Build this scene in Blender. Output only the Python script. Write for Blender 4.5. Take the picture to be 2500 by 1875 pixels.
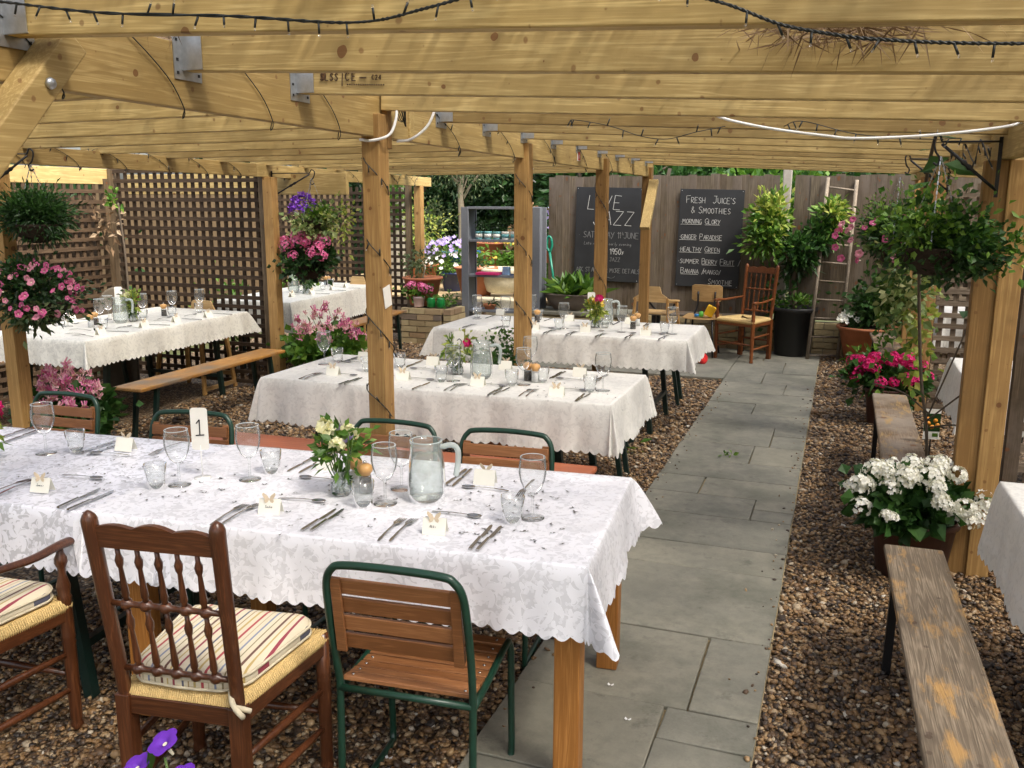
import bpy, bmesh, math, random
import numpy as np
from mathutils import Vector, Matrix, Euler
R = math.radians
rng = random.Random(7)
S = bpy.context.scene
for o in list(bpy.data.objects):
    bpy.data.objects.remove(o)
COL = S.collection

# ------------------------------------------------------------------ camera
yaw, pit, rol = R(19.93), R(11.5), R(.17)
_f = Vector((-math.sin(yaw)*math.cos(pit), math.cos(yaw)*math.cos(pit), -math.sin(pit)))
_r0 = Vector((math.cos(yaw), math.sin(yaw), 0)); _u0 = _r0.cross(_f)
_r = _r0*math.cos(rol)+_u0*math.sin(rol); _u = _u0*math.cos(rol)-_r0*math.sin(rol)
cd = bpy.data.cameras.new('camera'); cam = bpy.data.objects.new('camera', cd); COL.objects.link(cam)
cam.matrix_world = Matrix(((_r.x, _u.x, -_f.x, 0), (_r.y, _u.y, -_f.y, 0), (_r.z, _u.z, -_f.z, 1.78), (0, 0, 0, 1)))
cd.sensor_width = 36; cd.lens = 36*2200/2500; cd.clip_start = .05; cd.clip_end = 400
S.camera = cam

# ------------------------------------------------------------------ sky, sun, exposure
SUN_EL, SUN_AZ = R(54), R(118)            # azimuth measured from +y towards +x
W = bpy.data.worlds.new('World'); S.world = W; W.use_nodes = True
wn = W.node_tree; bg = wn.nodes['Background']
sky = wn.nodes.new('ShaderNodeTexSky'); sky.sky_type = 'NISHITA'; sky.sun_disc = False
sky.sun_elevation = SUN_EL; sky.sun_rotation = SUN_AZ; sky.air_density = 1.2; sky.dust_density = 5; sky.ozone_density = 1.0
hs = wn.nodes.new('ShaderNodeHueSaturation'); hs.inputs['Saturation'].default_value = .6   # thin high cloud takes the blue out of the sky
wn.links.new(sky.outputs[0], hs.inputs['Color']); wn.links.new(hs.outputs[0], bg.inputs[0]); bg.inputs[1].default_value = .15
sl = bpy.data.lights.new('sun', 'SUN'); sl.energy = 1.5; sl.angle = R(10); sl.color = (1, .94, .84)
sun = bpy.data.objects.new('sun', sl); COL.objects.link(sun)
_d = Vector((math.sin(SUN_AZ)*math.cos(SUN_EL), math.cos(SUN_AZ)*math.cos(SUN_EL), math.sin(SUN_EL)))
sun.rotation_euler = _d.to_track_quat('Z', 'Y').to_euler(); sun.location = _d*30
S.view_settings.view_transform = 'Standard'; S.view_settings.look = 'None'
S.view_settings.exposure = 1.5; S.view_settings.gamma = 1; S.view_settings.use_curve_mapping = False
S.render.engine = 'CYCLES'
S.cycles.max_bounces = 8; S.cycles.diffuse_bounces = 4; S.cycles.transparent_max_bounces = 24
S.cycles.caustics_reflective = False; S.cycles.sample_clamp_indirect = 6

# ------------------------------------------------------------------ object helpers
def link(o, parent=None):
    COL.objects.link(o)
    if parent is not None: o.parent = parent
    return o
def tag(o, label=None, cat=None, group=None, kind=None):
    if label: o['label'] = label
    if cat: o['category'] = cat
    if group: o['group'] = group
    if kind: o['kind'] = kind
    return o
def thing(name, label, cat, loc=(0, 0, 0), rz=0., group=None):
    o = bpy.data.objects.new(name, None); o.empty_display_size = .05
    o.location = loc; o.rotation_euler = (0, 0, rz)
    link(o); return tag(o, label, cat, group)
def copy_tree(o, parent=None):
    c = o.copy(); COL.objects.link(c)
    if parent is not None: c.parent = parent
    for ch in list(o.children): copy_tree(ch, c)
    return c
class Proto:
    """first use moves the built thing itself, later uses copy it with its parts"""
    def __init__(s, root): s.root = root; s.used = False
    def put(s, loc, rz=0., label=None, group=None, rot=None, scale=None):
        o = copy_tree(s.root) if s.used else s.root
        s.used = True
        o.location = loc; o.rotation_euler = rot if rot is not None else (0, 0, rz)
        o.scale = (scale,)*3 if scale else (1, 1, 1)
        if label: o['label'] = label
        if group: o['group'] = group
        return o
class MB:
    def __init__(s): s.v = []; s.f = []; s.m = []; s.sm = []; s.uv = None
    def add(s, vs, fs, mi=0, smooth=False):
        b = len(s.v); s.v += [tuple(x) for x in vs]
        for f in fs: s.f.append([i+b for i in f]); s.m.append(mi); s.sm.append(smooth)
        return s
    def box(s, c, d, rot=None, mi=0):
        x, y, z = d[0]/2, d[1]/2, d[2]/2
        vs = [Vector(p) for p in ((-x,-y,-z),(x,-y,-z),(x,y,-z),(-x,y,-z),(-x,-y,z),(x,-y,z),(x,y,z),(-x,y,z))]
        if rot is not None: vs = [rot @ p for p in vs]
        c = Vector(c)
        return s.add([c+p for p in vs], [(3,2,1,0),(4,5,6,7),(0,1,5,4),(1,2,6,5),(2,3,7,6),(3,0,4,7)], mi)
    def bar(s, p0, p1, w, h, up=(0, 0, 1), mi=0):
        p0, p1 = Vector(p0), Vector(p1); d = p1-p0; L = d.length; d.normalize()
        up = Vector(up)
        if abs(d.dot(up)) > .98: up = Vector((0, 1, 0))
        a = d.cross(up).normalized(); b = a.cross(d)
        return s.box((p0+p1)/2, (L, w, h), Matrix((d, a, b)).transposed(), mi)
    def tube(s, pts, r, n=8, mi=0, closed=False, caps=True):
        pts = [Vector(p) for p in pts]; N = len(pts)
        rs = r if isinstance(r, (list, tuple)) else [r]*N
        vs = []; a = None
        for i, p in enumerate(pts):
            if closed: t = pts[(i+1) % N]-pts[i-1]
            else: t = pts[min(i+1, N-1)]-pts[max(i-1, 0)]
            if t.length < 1e-9: t = Vector((0, 0, 1))
            t.normalize()
            if a is None:
                a = t.orthogonal().normalized()
            else:
                a = a-t*a.dot(t)
                if a.length < 1e-6: a = t.orthogonal()
                a.normalize()
            b = t.cross(a)
            for k in range(n):
                q = 2*math.pi*k/n; vs.append(p+(a*math.cos(q)+b*math.sin(q))*rs[i])
        fs = []
        M = N if closed else N-1
        for i in range(M):
            j = (i+1) % N
            for k in range(n):
                l = (k+1) % n; fs.append((i*n+k, i*n+l, j*n+l, j*n+k))
        if caps and not closed:
            fs.append(tuple(range(n))[::-1]); fs.append(tuple((N-1)*n+k for k in range(n)))
        return s.add(vs, fs, mi, True)
    def lathe(s, prof, n=20, c=(0, 0, 0), mi=0, smooth=True, wob=None):
        c = Vector(c); vs = []; fs = []
        for i, (r, z) in enumerate(prof):
            for k in range(n):
                q = 2*math.pi*k/n; rr = r*(wob(q, i) if wob else 1)
                vs.append(c+Vector((rr*math.cos(q), rr*math.sin(q), z)))
        for i in range(len(prof)-1):
            for k in range(n):
                l = (k+1) % n; fs.append((i*n+k, i*n+l, (i+1)*n+l, (i+1)*n+k))
        if prof[0][0] > 1e-4: fs.append(tuple(range(n))[::-1])
        if prof[-1][0] > 1e-4: fs.append(tuple((len(prof)-1)*n+k for k in range(n)))
        return s.add(vs, fs, mi, smooth)
    def hollow(s):
        k = [i for i, f in enumerate(s.f) if len(f) == 4]
        s.f = [s.f[i] for i in k]; s.m = [s.m[i] for i in k]; s.sm = [s.sm[i] for i in k]; return s
    def turned(s, p0, p1, prof, n=10, mi=0):
        """turned wooden piece from p0 to p1; prof = [(t, radius)...]"""
        p0, p1 = Vector(p0), Vector(p1)
        return s.tube([p0.lerp(p1, t) for t, _ in prof], [r for _, r in prof], n, mi)
    def build(s, name, mats, parent=None, bevel=0., loc=None, rot=None):
        me = s.mesh(name, mats)
        o = bpy.data.objects.new(name, me); link(o, parent)
        if loc is not None: o.location = loc
        if rot is not None: o.rotation_euler = rot
        if bevel:
            b = o.modifiers.new('edge', 'BEVEL'); b.width = bevel; b.segments = 2; b.limit_method = 'ANGLE'; b.angle_limit = R(50)
        return o
    def mesh(s, name, mats):
        me = bpy.data.meshes.new(name); me.from_pydata(s.v, [], s.f)
        if not isinstance(mats, (list, tuple)): mats = [mats]
        for m in mats: me.materials.append(m)
        me.polygons.foreach_set('material_index', s.m); me.polygons.foreach_set('use_smooth', s.sm)
        if s.uv is not None:
            uv = me.uv_layers.new(name='UVMap'); idx = np.zeros(len(me.loops), np.int32)
            me.loops.foreach_get('vertex_index', idx)
            uv.data.foreach_set('uv', np.asarray(s.uv, np.float32)[idx].ravel())
        me.update(); return me
def inst(name, me, parent=None, loc=(0, 0, 0), rot=(0, 0, 0), sc=None):
    o = bpy.data.objects.new(name, me); link(o, parent); o.location = loc; o.rotation_euler = rot
    if sc is not None: o.scale = sc if isinstance(sc, (tuple, list)) else (sc,)*3
    return o
def spline(pts, k=6):
    P = [Vector(p) for p in pts]; P = [P[0]*2-P[1]]+P+[P[-1]*2-P[-2]]; out = []
    for i in range(1, len(P)-2):
        for j in range(k):
            t = j/k; a, b, c, d = P[i-1], P[i], P[i+1], P[i+2]
            out.append(.5*((2*b)+(c-a)*t+(2*a-5*b+4*c-d)*t*t+(3*b-a-3*c+d)*t**3))
    out.append(P[-2]); return out

# ------------------------------------------------------------------ materials
class NT:
    def __init__(s, name):
        s.m = bpy.data.materials.new(name); s.m.use_nodes = True; s.t = s.m.node_tree
        s.b = s.t.nodes['Principled BSDF']; s.out = s.t.nodes['Material Output']
    def set(s, sock, v):
        if isinstance(v, bpy.types.NodeSocket): s.t.links.new(v, sock)
        else:
            if isinstance(v, (tuple, list)) and len(v) == 3 and sock.type == 'RGBA': v = (*v, 1)
            sock.default_value = v
    def n(s, typ, ins=None, out=0, **props):
        nd = s.t.nodes.new(typ)
        for k, v in props.items(): setattr(nd, k, v)
        for k, v in (ins or {}).items(): s.set(nd.inputs[k], v)
        return nd.outputs[out] if out is not None else nd
    def P(s, **kw):
        for k, v in kw.items(): s.set(s.b.inputs[k.replace('_', ' ')], v)
        return s
    def obj(s): return s.n('ShaderNodeTexCoord', out=3)
    def gen_uv(s): return s.n('ShaderNodeTexCoord', out=2)
    def rand(s): return s.n('ShaderNodeObjectInfo', out=5)
    def island(s): return s.n('ShaderNodeNewGeometry', out=8)
    def math(s, op, a, b=0., c=0.):
        return s.n('ShaderNodeMath', {0: a, 1: b, 2: c}, operation=op)
    def vmul(s, v, k): return s.n('ShaderNodeVectorMath', {0: v, 1: k}, operation='MULTIPLY')
    def vadd(s, v, k): return s.n('ShaderNodeVectorMath', {0: v, 1: k}, operation='ADD')
    def noise(s, vec, scale=5., detail=3., rough=.5, dist=0., out=0):
        return s.n('ShaderNodeTexNoise', {'Vector': vec, 'Scale': scale, 'Detail': detail, 'Roughness': rough, 'Distortion': dist}, out=out)
    def ramp(s, fac, stops, interp='LINEAR'):
        nd = s.t.nodes.new('ShaderNodeValToRGB'); cr = nd.color_ramp; cr.interpolation = interp
        while len(cr.elements) < len(stops): cr.elements.new(.5)
        for e, (p, c) in zip(cr.elements, stops):
            e.position = p; e.color = (*c, 1) if isinstance(c, (tuple, list)) else (c, c, c, 1)
        s.t.links.new(fac, nd.inputs[0]); return nd.outputs[0]
    def mix(s, f, a, b, blend='MIX'):
        nd = s.t.nodes.new('ShaderNodeMix'); nd.data_type = 'RGBA'; nd.blend_type = blend
        s.set(nd.inputs[0], f); s.set(nd.inputs[6], a); s.set(nd.inputs[7], b); return nd.outputs[2]
    def bump(s, h, strength=.3, dist=.01):
        s.set(s.b.inputs['Normal'], s.n('ShaderNodeBump', {'Height': h, 'Strength': strength, 'Distance': dist})); return s
    def shifted(s, k=31.):
        r = s.rand(); v = s.n('ShaderNodeCombineXYZ', {0: s.math('MULTIPLY', r, k), 1: s.math('MULTIPLY', r, k*.7), 2: s.math('MULTIPLY', r, k*.37)})
        return s.vadd(s.obj(), v)
def plain(name, col, rough=.5, metal=0., var=.12, scale=20., bump=0., spec=.5):
    k = NT(name); nz = k.noise(k.obj(), scale, 3)
    c = k.mix(nz, tuple(x*(1-var) for x in col), tuple(min(1, x*(1+var)) for x in col))
    k.P(Base_Color=c, Roughness=rough, Metallic=metal); k.b.inputs['Specular IOR Level'].default_value = spec
    if bump: k.bump(nz, bump, .004)
    return k.m
def wood(name, dark, light, axis='X', grain=1., rough=.65, knots=True, bump=.25, weather=None, spec=.35, worn=None, knotcol=(.16, .06, .02), rc=.19):
    k = NT(name); sep = k.n('ShaderNodeSeparateXYZ', {0: k.shifted()}, out=None)
    a = {'X': 0, 'Y': 1, 'Z': 2}[axis]; b, c = [i for i in range(3) if i != a]
    A, B, Cc = sep.outputs[a], sep.outputs[b], sep.outputs[c]
    st = k.n('ShaderNodeCombineXYZ', {0: k.math('MULTIPLY', A, .8*grain), 1: k.math('MULTIPLY', B, 14*grain), 2: k.math('MULTIPLY', Cc, 14*grain)})
    big = k.noise(st, 1.3, 2, .5, 1.2)
    rings = k.math('SINE', k.math('MULTIPLY', big, 34.)); rings = k.math('MULTIPLY_ADD', rings, .5, .5)
    st2 = k.n('ShaderNodeCombineXYZ', {0: k.math('MULTIPLY', A, 5*grain), 1: k.math('MULTIPLY', B, 160*grain), 2: k.math('MULTIPLY', Cc, 160*grain)})
    fine = k.noise(st2, 1., 2, .6)
    fac = k.math('ADD', k.math('MULTIPLY', rings, rc), k.math('MULTIPLY', fine, .68))
    col = k.ramp(fac, [(.2, tuple(x*.92 for x in dark)), (.42, dark), (.72, light)])
    blot = k.noise(k.shifted(), 3.2, 5, .65)
    col = k.mix(k.ramp(blot, [(.42, 0.), (.72, .6)]), col, k.mix(.5, dark, tuple(x*.7 for x in dark)))
    # each timber its own tone
    rr = k.rand(); col = k.mix(1., col, k.ramp(rr, [(0., (.7, .64, .55)), (.5, (.98, .96, .92)), (1., (1.14, 1.12, 1.06))]), 'MULTIPLY')
    if weather:
        wz = k.noise(k.vmul(k.shifted(3.), (1, 1, 1)), 2.4, 5, .65)
        col = k.mix(k.ramp(wz, [(.42, 0.), (.62, 1.)]), col, weather)
    if knots:
        kv = k.n('ShaderNodeCombineXYZ', {0: A, 1: k.math('ADD', B, k.math('MULTIPLY', Cc, .93)), 2: 0.})
        kv = k.vadd(kv, k.vmul(k.noise(k.obj(), 25, 2, out=1), (.012, .012, 0)))
        vd = k.n('ShaderNodeTexVoronoi', {'Vector': kv, 'Scale': 3.4}, voronoi_dimensions='2D')
        vr = k.n('ShaderNodeTexVoronoi', {'Vector': kv, 'Scale': 3.4}, out=1, voronoi_dimensions='2D')
        size = k.math('MULTIPLY', k.n('ShaderNodeSeparateColor', {0: vr}), .058)
        core = k.math('LESS_THAN', vd, size)
        halo = k.ramp(k.math('SUBTRACT', vd, size), [(0., 1.), (.09, 0.)])
        col = k.mix(k.math('MULTIPLY', halo, .45), col, tuple(x*.62 for x in dark))
        col = k.mix(k.math('MULTIPLY', core, .8), col, knotcol)
        v2 = k.n('ShaderNodeTexVoronoi', {'Vector': kv, 'Scale': 8.}, voronoi_dimensions='2D'); c2 = k.n('ShaderNodeTexVoronoi', {'Vector': kv, 'Scale': 8.}, out=1, voronoi_dimensions='2D')
        col = k.mix(k.math('MULTIPLY', k.ramp(k.math('SUBTRACT', v2, k.math('MULTIPLY', k.math('GREATER_THAN', k.n('ShaderNodeSeparateColor', {0: c2}), .55), .045)), [(0., 1.), (.03, 0.)]), .6), col, knotcol)
        tan_ = k.noise(k.vmul(k.shifted(), (2.2, 2.2, 2.2)), 1.6, 4, .6); col = k.mix(k.ramp(tan_, [(.5, 0.), (.75, .5)]), col, tuple(x*.55 for x in dark))
    if worn:
        wz = k.noise(k.vmul(k.shifted(5.), (2., 7., 7.)), 2.2, 6, .7)
        col = k.mix(k.ramp(wz, [(.54, 0.), (.66, .9)]), col, worn)
    k.P(Base_Color=col, Roughness=rough); k.b.inputs['Specular IOR Level'].default_value = spec
    k.bump(fac, bump, .003); return k.m
def leafmat(name, cols, trans=.35, rough=.45, spec=.4):
    k = NT(name); stops = [(i/(max(1, len(cols)-1)), c) for i, c in enumerate(cols)]
    c = k.ramp(k.island(), stops); k.P(Base_Color=c, Roughness=rough); k.b.inputs['Specular IOR Level'].default_value = spec
    tr = k.n('ShaderNodeBsdfTranslucent', {'Color': k.mix(.5, c, k.mix(1., c, (1., 1., .45), 'MULTIPLY'))})
    mx = k.n('ShaderNodeMixShader', {0: trans, 1: k.b.outputs[0], 2: tr}); k.t.links.new(mx, k.out.inputs[0]); return k.m
def glassmat(name, tint=(.93, .96, .95), blend=.25, edge=(1, 1, 1), refract_fill=0.):
    k = NT(name); lw = k.n('ShaderNodeLayerWeight', {'Blend': blend}, out=1)
    tr = k.n('ShaderNodeBsdfTransparent', {'Color': k.mix(k.math('POWER', lw, 2.), tint, tuple(x*.5 for x in tint))})
    gl = k.n('ShaderNodeBsdfGlossy', {'Color': edge, 'Roughness': .02})
    fr = k.n('ShaderNodeLayerWeight', {'Blend': .12}, out=0)
    mx = k.n('ShaderNodeMixShader', {0: k.math('MULTIPLY_ADD', fr, .9, .05), 1: tr, 2: gl})
    if refract_fill: mx = k.n('ShaderNodeMixShader', {0: refract_fill, 1: mx, 2: k.n('ShaderNodeBsdfDiffuse', {'Color': (.8, .86, .84)})})  # pale diffuse mixed in to stand for the brightness of refraction
    k.t.links.new(mx, k.out.inputs[0]); return k.m

M = {}
PINE_D, PINE_L = (.43, .31, .125), (.69, .545, .26)
for ax in 'XYZ': M['pine'+ax] = wood('new_pine_'+ax, PINE_D, PINE_L, ax, 1., .6)
M['postZ'] = wood('post_pine', (.36, .21, .075), (.55, .355, .14), 'Z', 1., .6)
M['oldpineZ'] = wood('aged_post_wood', (.12, .085, .05), (.25, .185, .12), 'Z')
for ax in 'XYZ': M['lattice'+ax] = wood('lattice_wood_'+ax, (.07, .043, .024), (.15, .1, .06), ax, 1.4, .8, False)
for ax in 'XYZ': M['darklattice'+ax] = wood('shaded_lattice_wood_'+ax, (.04, .025, .014), (.095, .06, .036), ax, 1.4, .8, False)  # same lattice wood with the shade of backlit panels put into its colour
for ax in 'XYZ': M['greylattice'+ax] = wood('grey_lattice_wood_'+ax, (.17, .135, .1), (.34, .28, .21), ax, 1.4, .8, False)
M['fence'] = wood('fence_wood', (.1, .078, .054), (.24, .195, .14), 'Z', 1.2, .85, True, .35, weather=(.14, .11, .085))
M['oak'] = wood('oiled_oak', (.36, .15, .035), (.6, .29, .085), 'Z', 1.5, .45, False)
M['oakX'] = wood('oiled_oak_flat', (.36, .15, .035), (.6, .29, .085), 'X', 1.5, .45, False)
CH = ((.08, .026, .01), (.2, .075, .03))
for ax in 'XZ': M['chair'+ax] = wood('dark_chair_wood_'+ax, CH[0], CH[1], ax, 2., .3, False, .1, spec=.55)
M['chairY'] = wood('dark_chair_wood_Y', CH[0], CH[1], 'Y', 2., .3, False, .1, spec=.55)
M['redchairZ'] = wood('reddish_chair_wood', (.16, .05, .015), (.33, .12, .04), 'Z', 2., .35, False, .1)
M['slat'] = wood('varnished_slat', (.25, .105, .04), (.43, .2, .085), 'X', 2., .4, False, .2, spec=.5)
M['orange'] = wood('orange_lacquer', (.4, .12, .055), (.52, .18, .09), 'X', 1., .45, False, .08)
M['honey'] = wood('honey_bench', (.32, .15, .035), (.62, .34, .09), 'X', 1.2, .5, True, .2, weather=(.2, .15, .1))
M['paleplank'] = wood('weathered_bench', (.15, .1, .06), (.36, .27, .18), 'X', 1.3, .7, True, .3, weather=(.28, .23, .18), worn=(.38, .25, .1))
M['greyplank'] = wood('grey_weathered_bench', (.135, .105, .075), (.29, .235, .175), 'X', 1.6, .8, True, .9, worn=(.42, .245, .085), knotcol=(.07, .045, .03), rc=.24)
M['ply'] = wood('birch_ply', (.5, .33, .15), (.7, .5, .27), 'X', 1.2, .45, False, .08)
M['plyZ'] = wood('birch_ply_upright', (.46, .26, .09), (.68, .44, .18), 'Z', 1.2, .45, False, .08)
M['ladder'] = wood('ladder_wood', (.17, .14, .11), (.36, .31, .25), 'Z', 1.6, .85, False)
M['deck'] = wood('deck_board', (.4, .3, .17), (.62, .5, .32), 'X', 1.2, .75, False)
M['mill'] = plain('mill_beech', (.62, .34, .12), .35)
M['green'] = plain('green_paint', (.009, .04, .024), .32, 0, .35, 30, .1)
M['blackgreen'] = plain('black_green_paint', (.006, .02, .016), .4, 0, .4, 30, .1)
M['black'] = plain('black_metal', (.008, .008, .009), .45)
M['plastic'] = plain('black_plastic', (.012, .012, .013), .42)
M['steel'] = plain('cutlery_steel', (.5, .49, .47), .2, 1., .05)
M['galv'] = plain('galvanised_steel', (.46, .48, .5), .42, .85, .25, 60)
M['terracotta'] = plain('terracotta', (.4, .145, .065), .8, 0, .25, 14, .25)
M['darkpot'] = plain('dark_brown_pot', (.07, .028, .018), .6, 0, .3, 14, .1)
M['cream'] = plain('cream_stone', (.6, .53, .38), .85, 0, .25, 40, .5)
M['soil'] = plain('soil', (.035, .022, .014), .95, 0, .5, 60, .8)
M['coir'] = plain('basket_coir', (.03, .019, .012), .95, 0, .6, 90, 1.)
M['paper'] = plain('white_paper', (.82, .8, .74), .7, 0, .02)
M['card'] = plain('cream_card', (.84, .82, .72), .65, 0, .02)
M['butterfly'] = plain('butterfly_cutout', (.66, .54, .38), .6, 0, .12, 200)
M['ink'] = plain('ink', (.012, .012, .014), .6)
M['stamp'] = plain('stamp_ink', (.07, .04, .02), .9)
M['white'] = plain('white_plastic', (.8, .8, .78), .35, 0, .03)
M['chalkboard'] = plain('chalkboard', (.014, .015, .017), .7, 0, .75, 5)
M['chalk'] = plain('chalk', (.5, .5, .48), .95, 0, .4, 160)
M['chalkdim'] = plain('faint_chalk', (.2, .2, .2), .95, 0, .5, 160)
M['red'] = plain('red_sign', (.62, .02, .03), .4)
M['rush'] = plain('rush', (.62, .44, .18), .7, 0, .3, 90, .4)
M['greyshelf'] = plain('grey_shelf_paint', (.15, .16, .18), .6, 0, .12, 30)
M['pinkpot'] = plain('pink_pot', (.68, .5, .5), .4, 0, .05)
M['greenglass'] = plain('green_jar', (.005, .16, .03), .1)
M['blue'] = plain('blue_plastic', (.02, .2, .5), .3)
M['navy'] = plain('navy_pot', (.02, .035, .12), .25)
M['teal'] = plain('teal_label', (.16, .42, .45), .5, 0, .4, 70)
M['magenta'] = plain('magenta_cover', (.6, .03, .16), .4)
M['yellow'] = plain('yellow_plastic', (.85, .5, .02), .35)
M['redplastic'] = plain('red_plastic', (.7, .03, .03), .35)
M['spade'] = plain('green_handle', (.01, .2, .13), .35)
M['stone'] = plain('carved_stone', (.1, .08, .055), .9, 0, .3, 25, .6)
M['bark'] = plain('bark', (.1, .075, .05), .9, 0, .4, 30, .6)
M['palebark'] = plain('pale_bark', (.3, .25, .17), .9, 0, .3, 30, .6)
M['stem'] = plain('green_stem', (.09, .16, .035), .6)
M['log'] = plain('log_ends', (.34, .2, .1), .9, 0, .4, 20, .4)
M['cable'] = plain('dark_cable', (.008, .011, .009), .5)
M['glass'] = glassmat('clear_glass', (.985, .99, .988), refract_fill=.035); M['jugglass'] = glassmat('thick_glass', (.975, .99, .985), .35, refract_fill=.1)
M['water'] = glassmat('water', (.985, .995, .99), .1, refract_fill=.06)
M['handleglass'] = glassmat('handle_glass', (.8, .87, .85), .5, refract_fill=.42); M['salt'] = plain('salt', (.8, .8, .78), .9); M['pepper'] = plain('peppercorns', (.03, .02, .015), .8, 0, .6, 400)
G1, G2, G3 = (.016, .05, .011), (.035, .1, .02), (.085, .19, .035)
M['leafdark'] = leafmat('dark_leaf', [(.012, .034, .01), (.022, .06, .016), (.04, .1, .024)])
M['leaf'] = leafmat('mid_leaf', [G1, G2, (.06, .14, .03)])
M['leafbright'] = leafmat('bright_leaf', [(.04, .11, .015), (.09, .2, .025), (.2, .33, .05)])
M['leafyellow'] = leafmat('yellow_green_leaf', [(.1, .2, .03), (.3, .38, .06), (.5, .5, .14)])
M['leafvar'] = leafmat('variegated_leaf', [(.05, .1, .03), (.22, .3, .1), (.55, .55, .28)])
M['leafolive'] = leafmat('olive_leaf', [(.05, .08, .03), (.11, .15, .06), (.18, .22, .1)])
M['straw'] = leafmat('brushwood', [(.12, .07, .035), (.24, .15, .08), (.42, .31, .2)], .15, .8)
M['petpink'] = leafmat('pink_petal', [(.55, .09, .24), (.72, .2, .4), (.8, .4, .55)], .3, .6)
M['petpale'] = leafmat('pale_pink_petal', [(.6, .2, .3), (.75, .4, .46), (.82, .58, .58)], .3, .6)
M['pethot'] = leafmat('hot_pink_petal', [(.75, .1, .32), (.85, .2, .45), (.9, .38, .58)], .3, .6)
M['petmag'] = leafmat('magenta_petal', [(.5, .0, .11), (.66, .012, .17), (.72, .05, .25)], .3, .6)
M['petwhite'] = leafmat('white_petal', [(.82, .8, .72), (.88, .87, .82), (.9, .9, .87)], .3, .6)
M['petpurple'] = leafmat('purple_petal', [(.16, .03, .52), (.24, .06, .62), (.36, .12, .72)], .3, .6)
M['petlilac'] = leafmat('lilac_petal', [(.3, .2, .55), (.42, .32, .66), (.6, .52, .76)], .3, .6)
M['petyellow'] = leafmat('yellow_petal', [(.8, .5, .03), (.85, .62, .08), (.85, .7, .3)], .3, .6)
M['petcream'] = leafmat('cream_petal', [(.75, .7, .35), (.82, .8, .5), (.85, .84, .66)], .3, .6)
M['petthroat'] = plain('petunia_throat', (.75, .68, .5), .7)

def cloth_mat(name, base, sheen, pattern=1., hue=(1, 1, 1), lo=.82):
    k = NT(name); uv = k.gen_uv()
    def petals(scale, n, amp, off):
        w = k.vadd(uv, k.vmul(k.noise(uv, 9., 2, .5, out=1), (.02, .02, 0)))
        v = k.n('ShaderNodeTexVoronoi', {'Vector': k.vadd(w, (off, off*.7, 0)), 'Scale': scale, 'Randomness': .75}, out=None, voronoi_dimensions='2D')
        d = k.n('ShaderNodeVectorMath', {0: k.vmul(k.vadd(w, (off, off*.7, 0)), (1, 1, 0)), 1: v.outputs['Position']}, operation='SUBTRACT')
        sp = k.n('ShaderNodeSeparateXYZ', {0: d}, out=None)
        ang = k.math('ARCTAN2', sp.outputs[1], sp.outputs[0]); ln = k.n('ShaderNodeVectorMath', {0: d}, out=1, operation='LENGTH')
        sw = k.math('ADD', ang, k.math('MULTIPLY', ln, 22.*scale/10))
        pt = k.math('ABSOLUTE', k.math('COSINE', k.math('MULTIPLY', k.math('ADD', sw, k.math('MULTIPLY', k.n('ShaderNodeSeparateColor', {0: v.outputs[1]}), 6.)), n)))
        return k.math('LESS_THAN', ln, k.math('MULTIPLY', pt, amp/scale))
    m1 = petals(9., 2.5, .52, 0.); m2 = petals(19., 1.5, .42, 3.3); m3 = petals(38., 1., .4, 7.7)
    vein = k.math('LESS_THAN', k.math('ABSOLUTE', k.math('SUBTRACT', k.noise(uv, 11., 1, .4, 1.5), .5)), .017)
    msk = k.math('MAXIMUM', k.math('MAXIMUM', m1, m2), k.math('MAXIMUM', k.math('MULTIPLY', m3, .6), vein))
    msk = k.math('MULTIPLY', msk, pattern)
    col = k.mix(msk, tuple(b*h for b, h in zip((base*lo,)*3, hue)), tuple(b*h for b, h in zip((base,)*3, hue)))
    k.P(Base_Color=col, Roughness=k.math('MULTIPLY_ADD', msk, -.28*sheen, .58), Sheen_Weight=.15)
    k.b.inputs['Specular IOR Level'].default_value = .35+.35*sheen
    spu = k.n('ShaderNodeSeparateXYZ', {0: uv}, out=None)
    cre = k.math('POWER', k.math('ABSOLUTE', k.math('COSINE', k.math('MULTIPLY', spu.outputs[0], 7.4))), 60.)
    wr = k.noise(uv, 3.5, 3, .55)
    h = k.math('ADD', k.math('MULTIPLY', wr, .9), k.math('ADD', k.math('MULTIPLY', cre, .12), k.math('MULTIPLY', msk, .015)))
    k.bump(k.math('ADD', h, k.math('MULTIPLY', k.noise(uv, 1.6, 2, .5), 2.2)), .8, .02); return k.m
M['damask'] = cloth_mat('white_damask', .88, 1., 1., (.945, .945, 1.), .8)
M['damask_blue'] = cloth_mat('patterned_damask', .88, 1., 1., (.91, .915, 1.), .66)
M['cloth'] = cloth_mat('white_jacquard', .8, .3, .55, (1, .98, .915))
M['creamcloth'] = cloth_mat('cream_damask', .8, .7, .8, (1, .975, .87))

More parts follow.
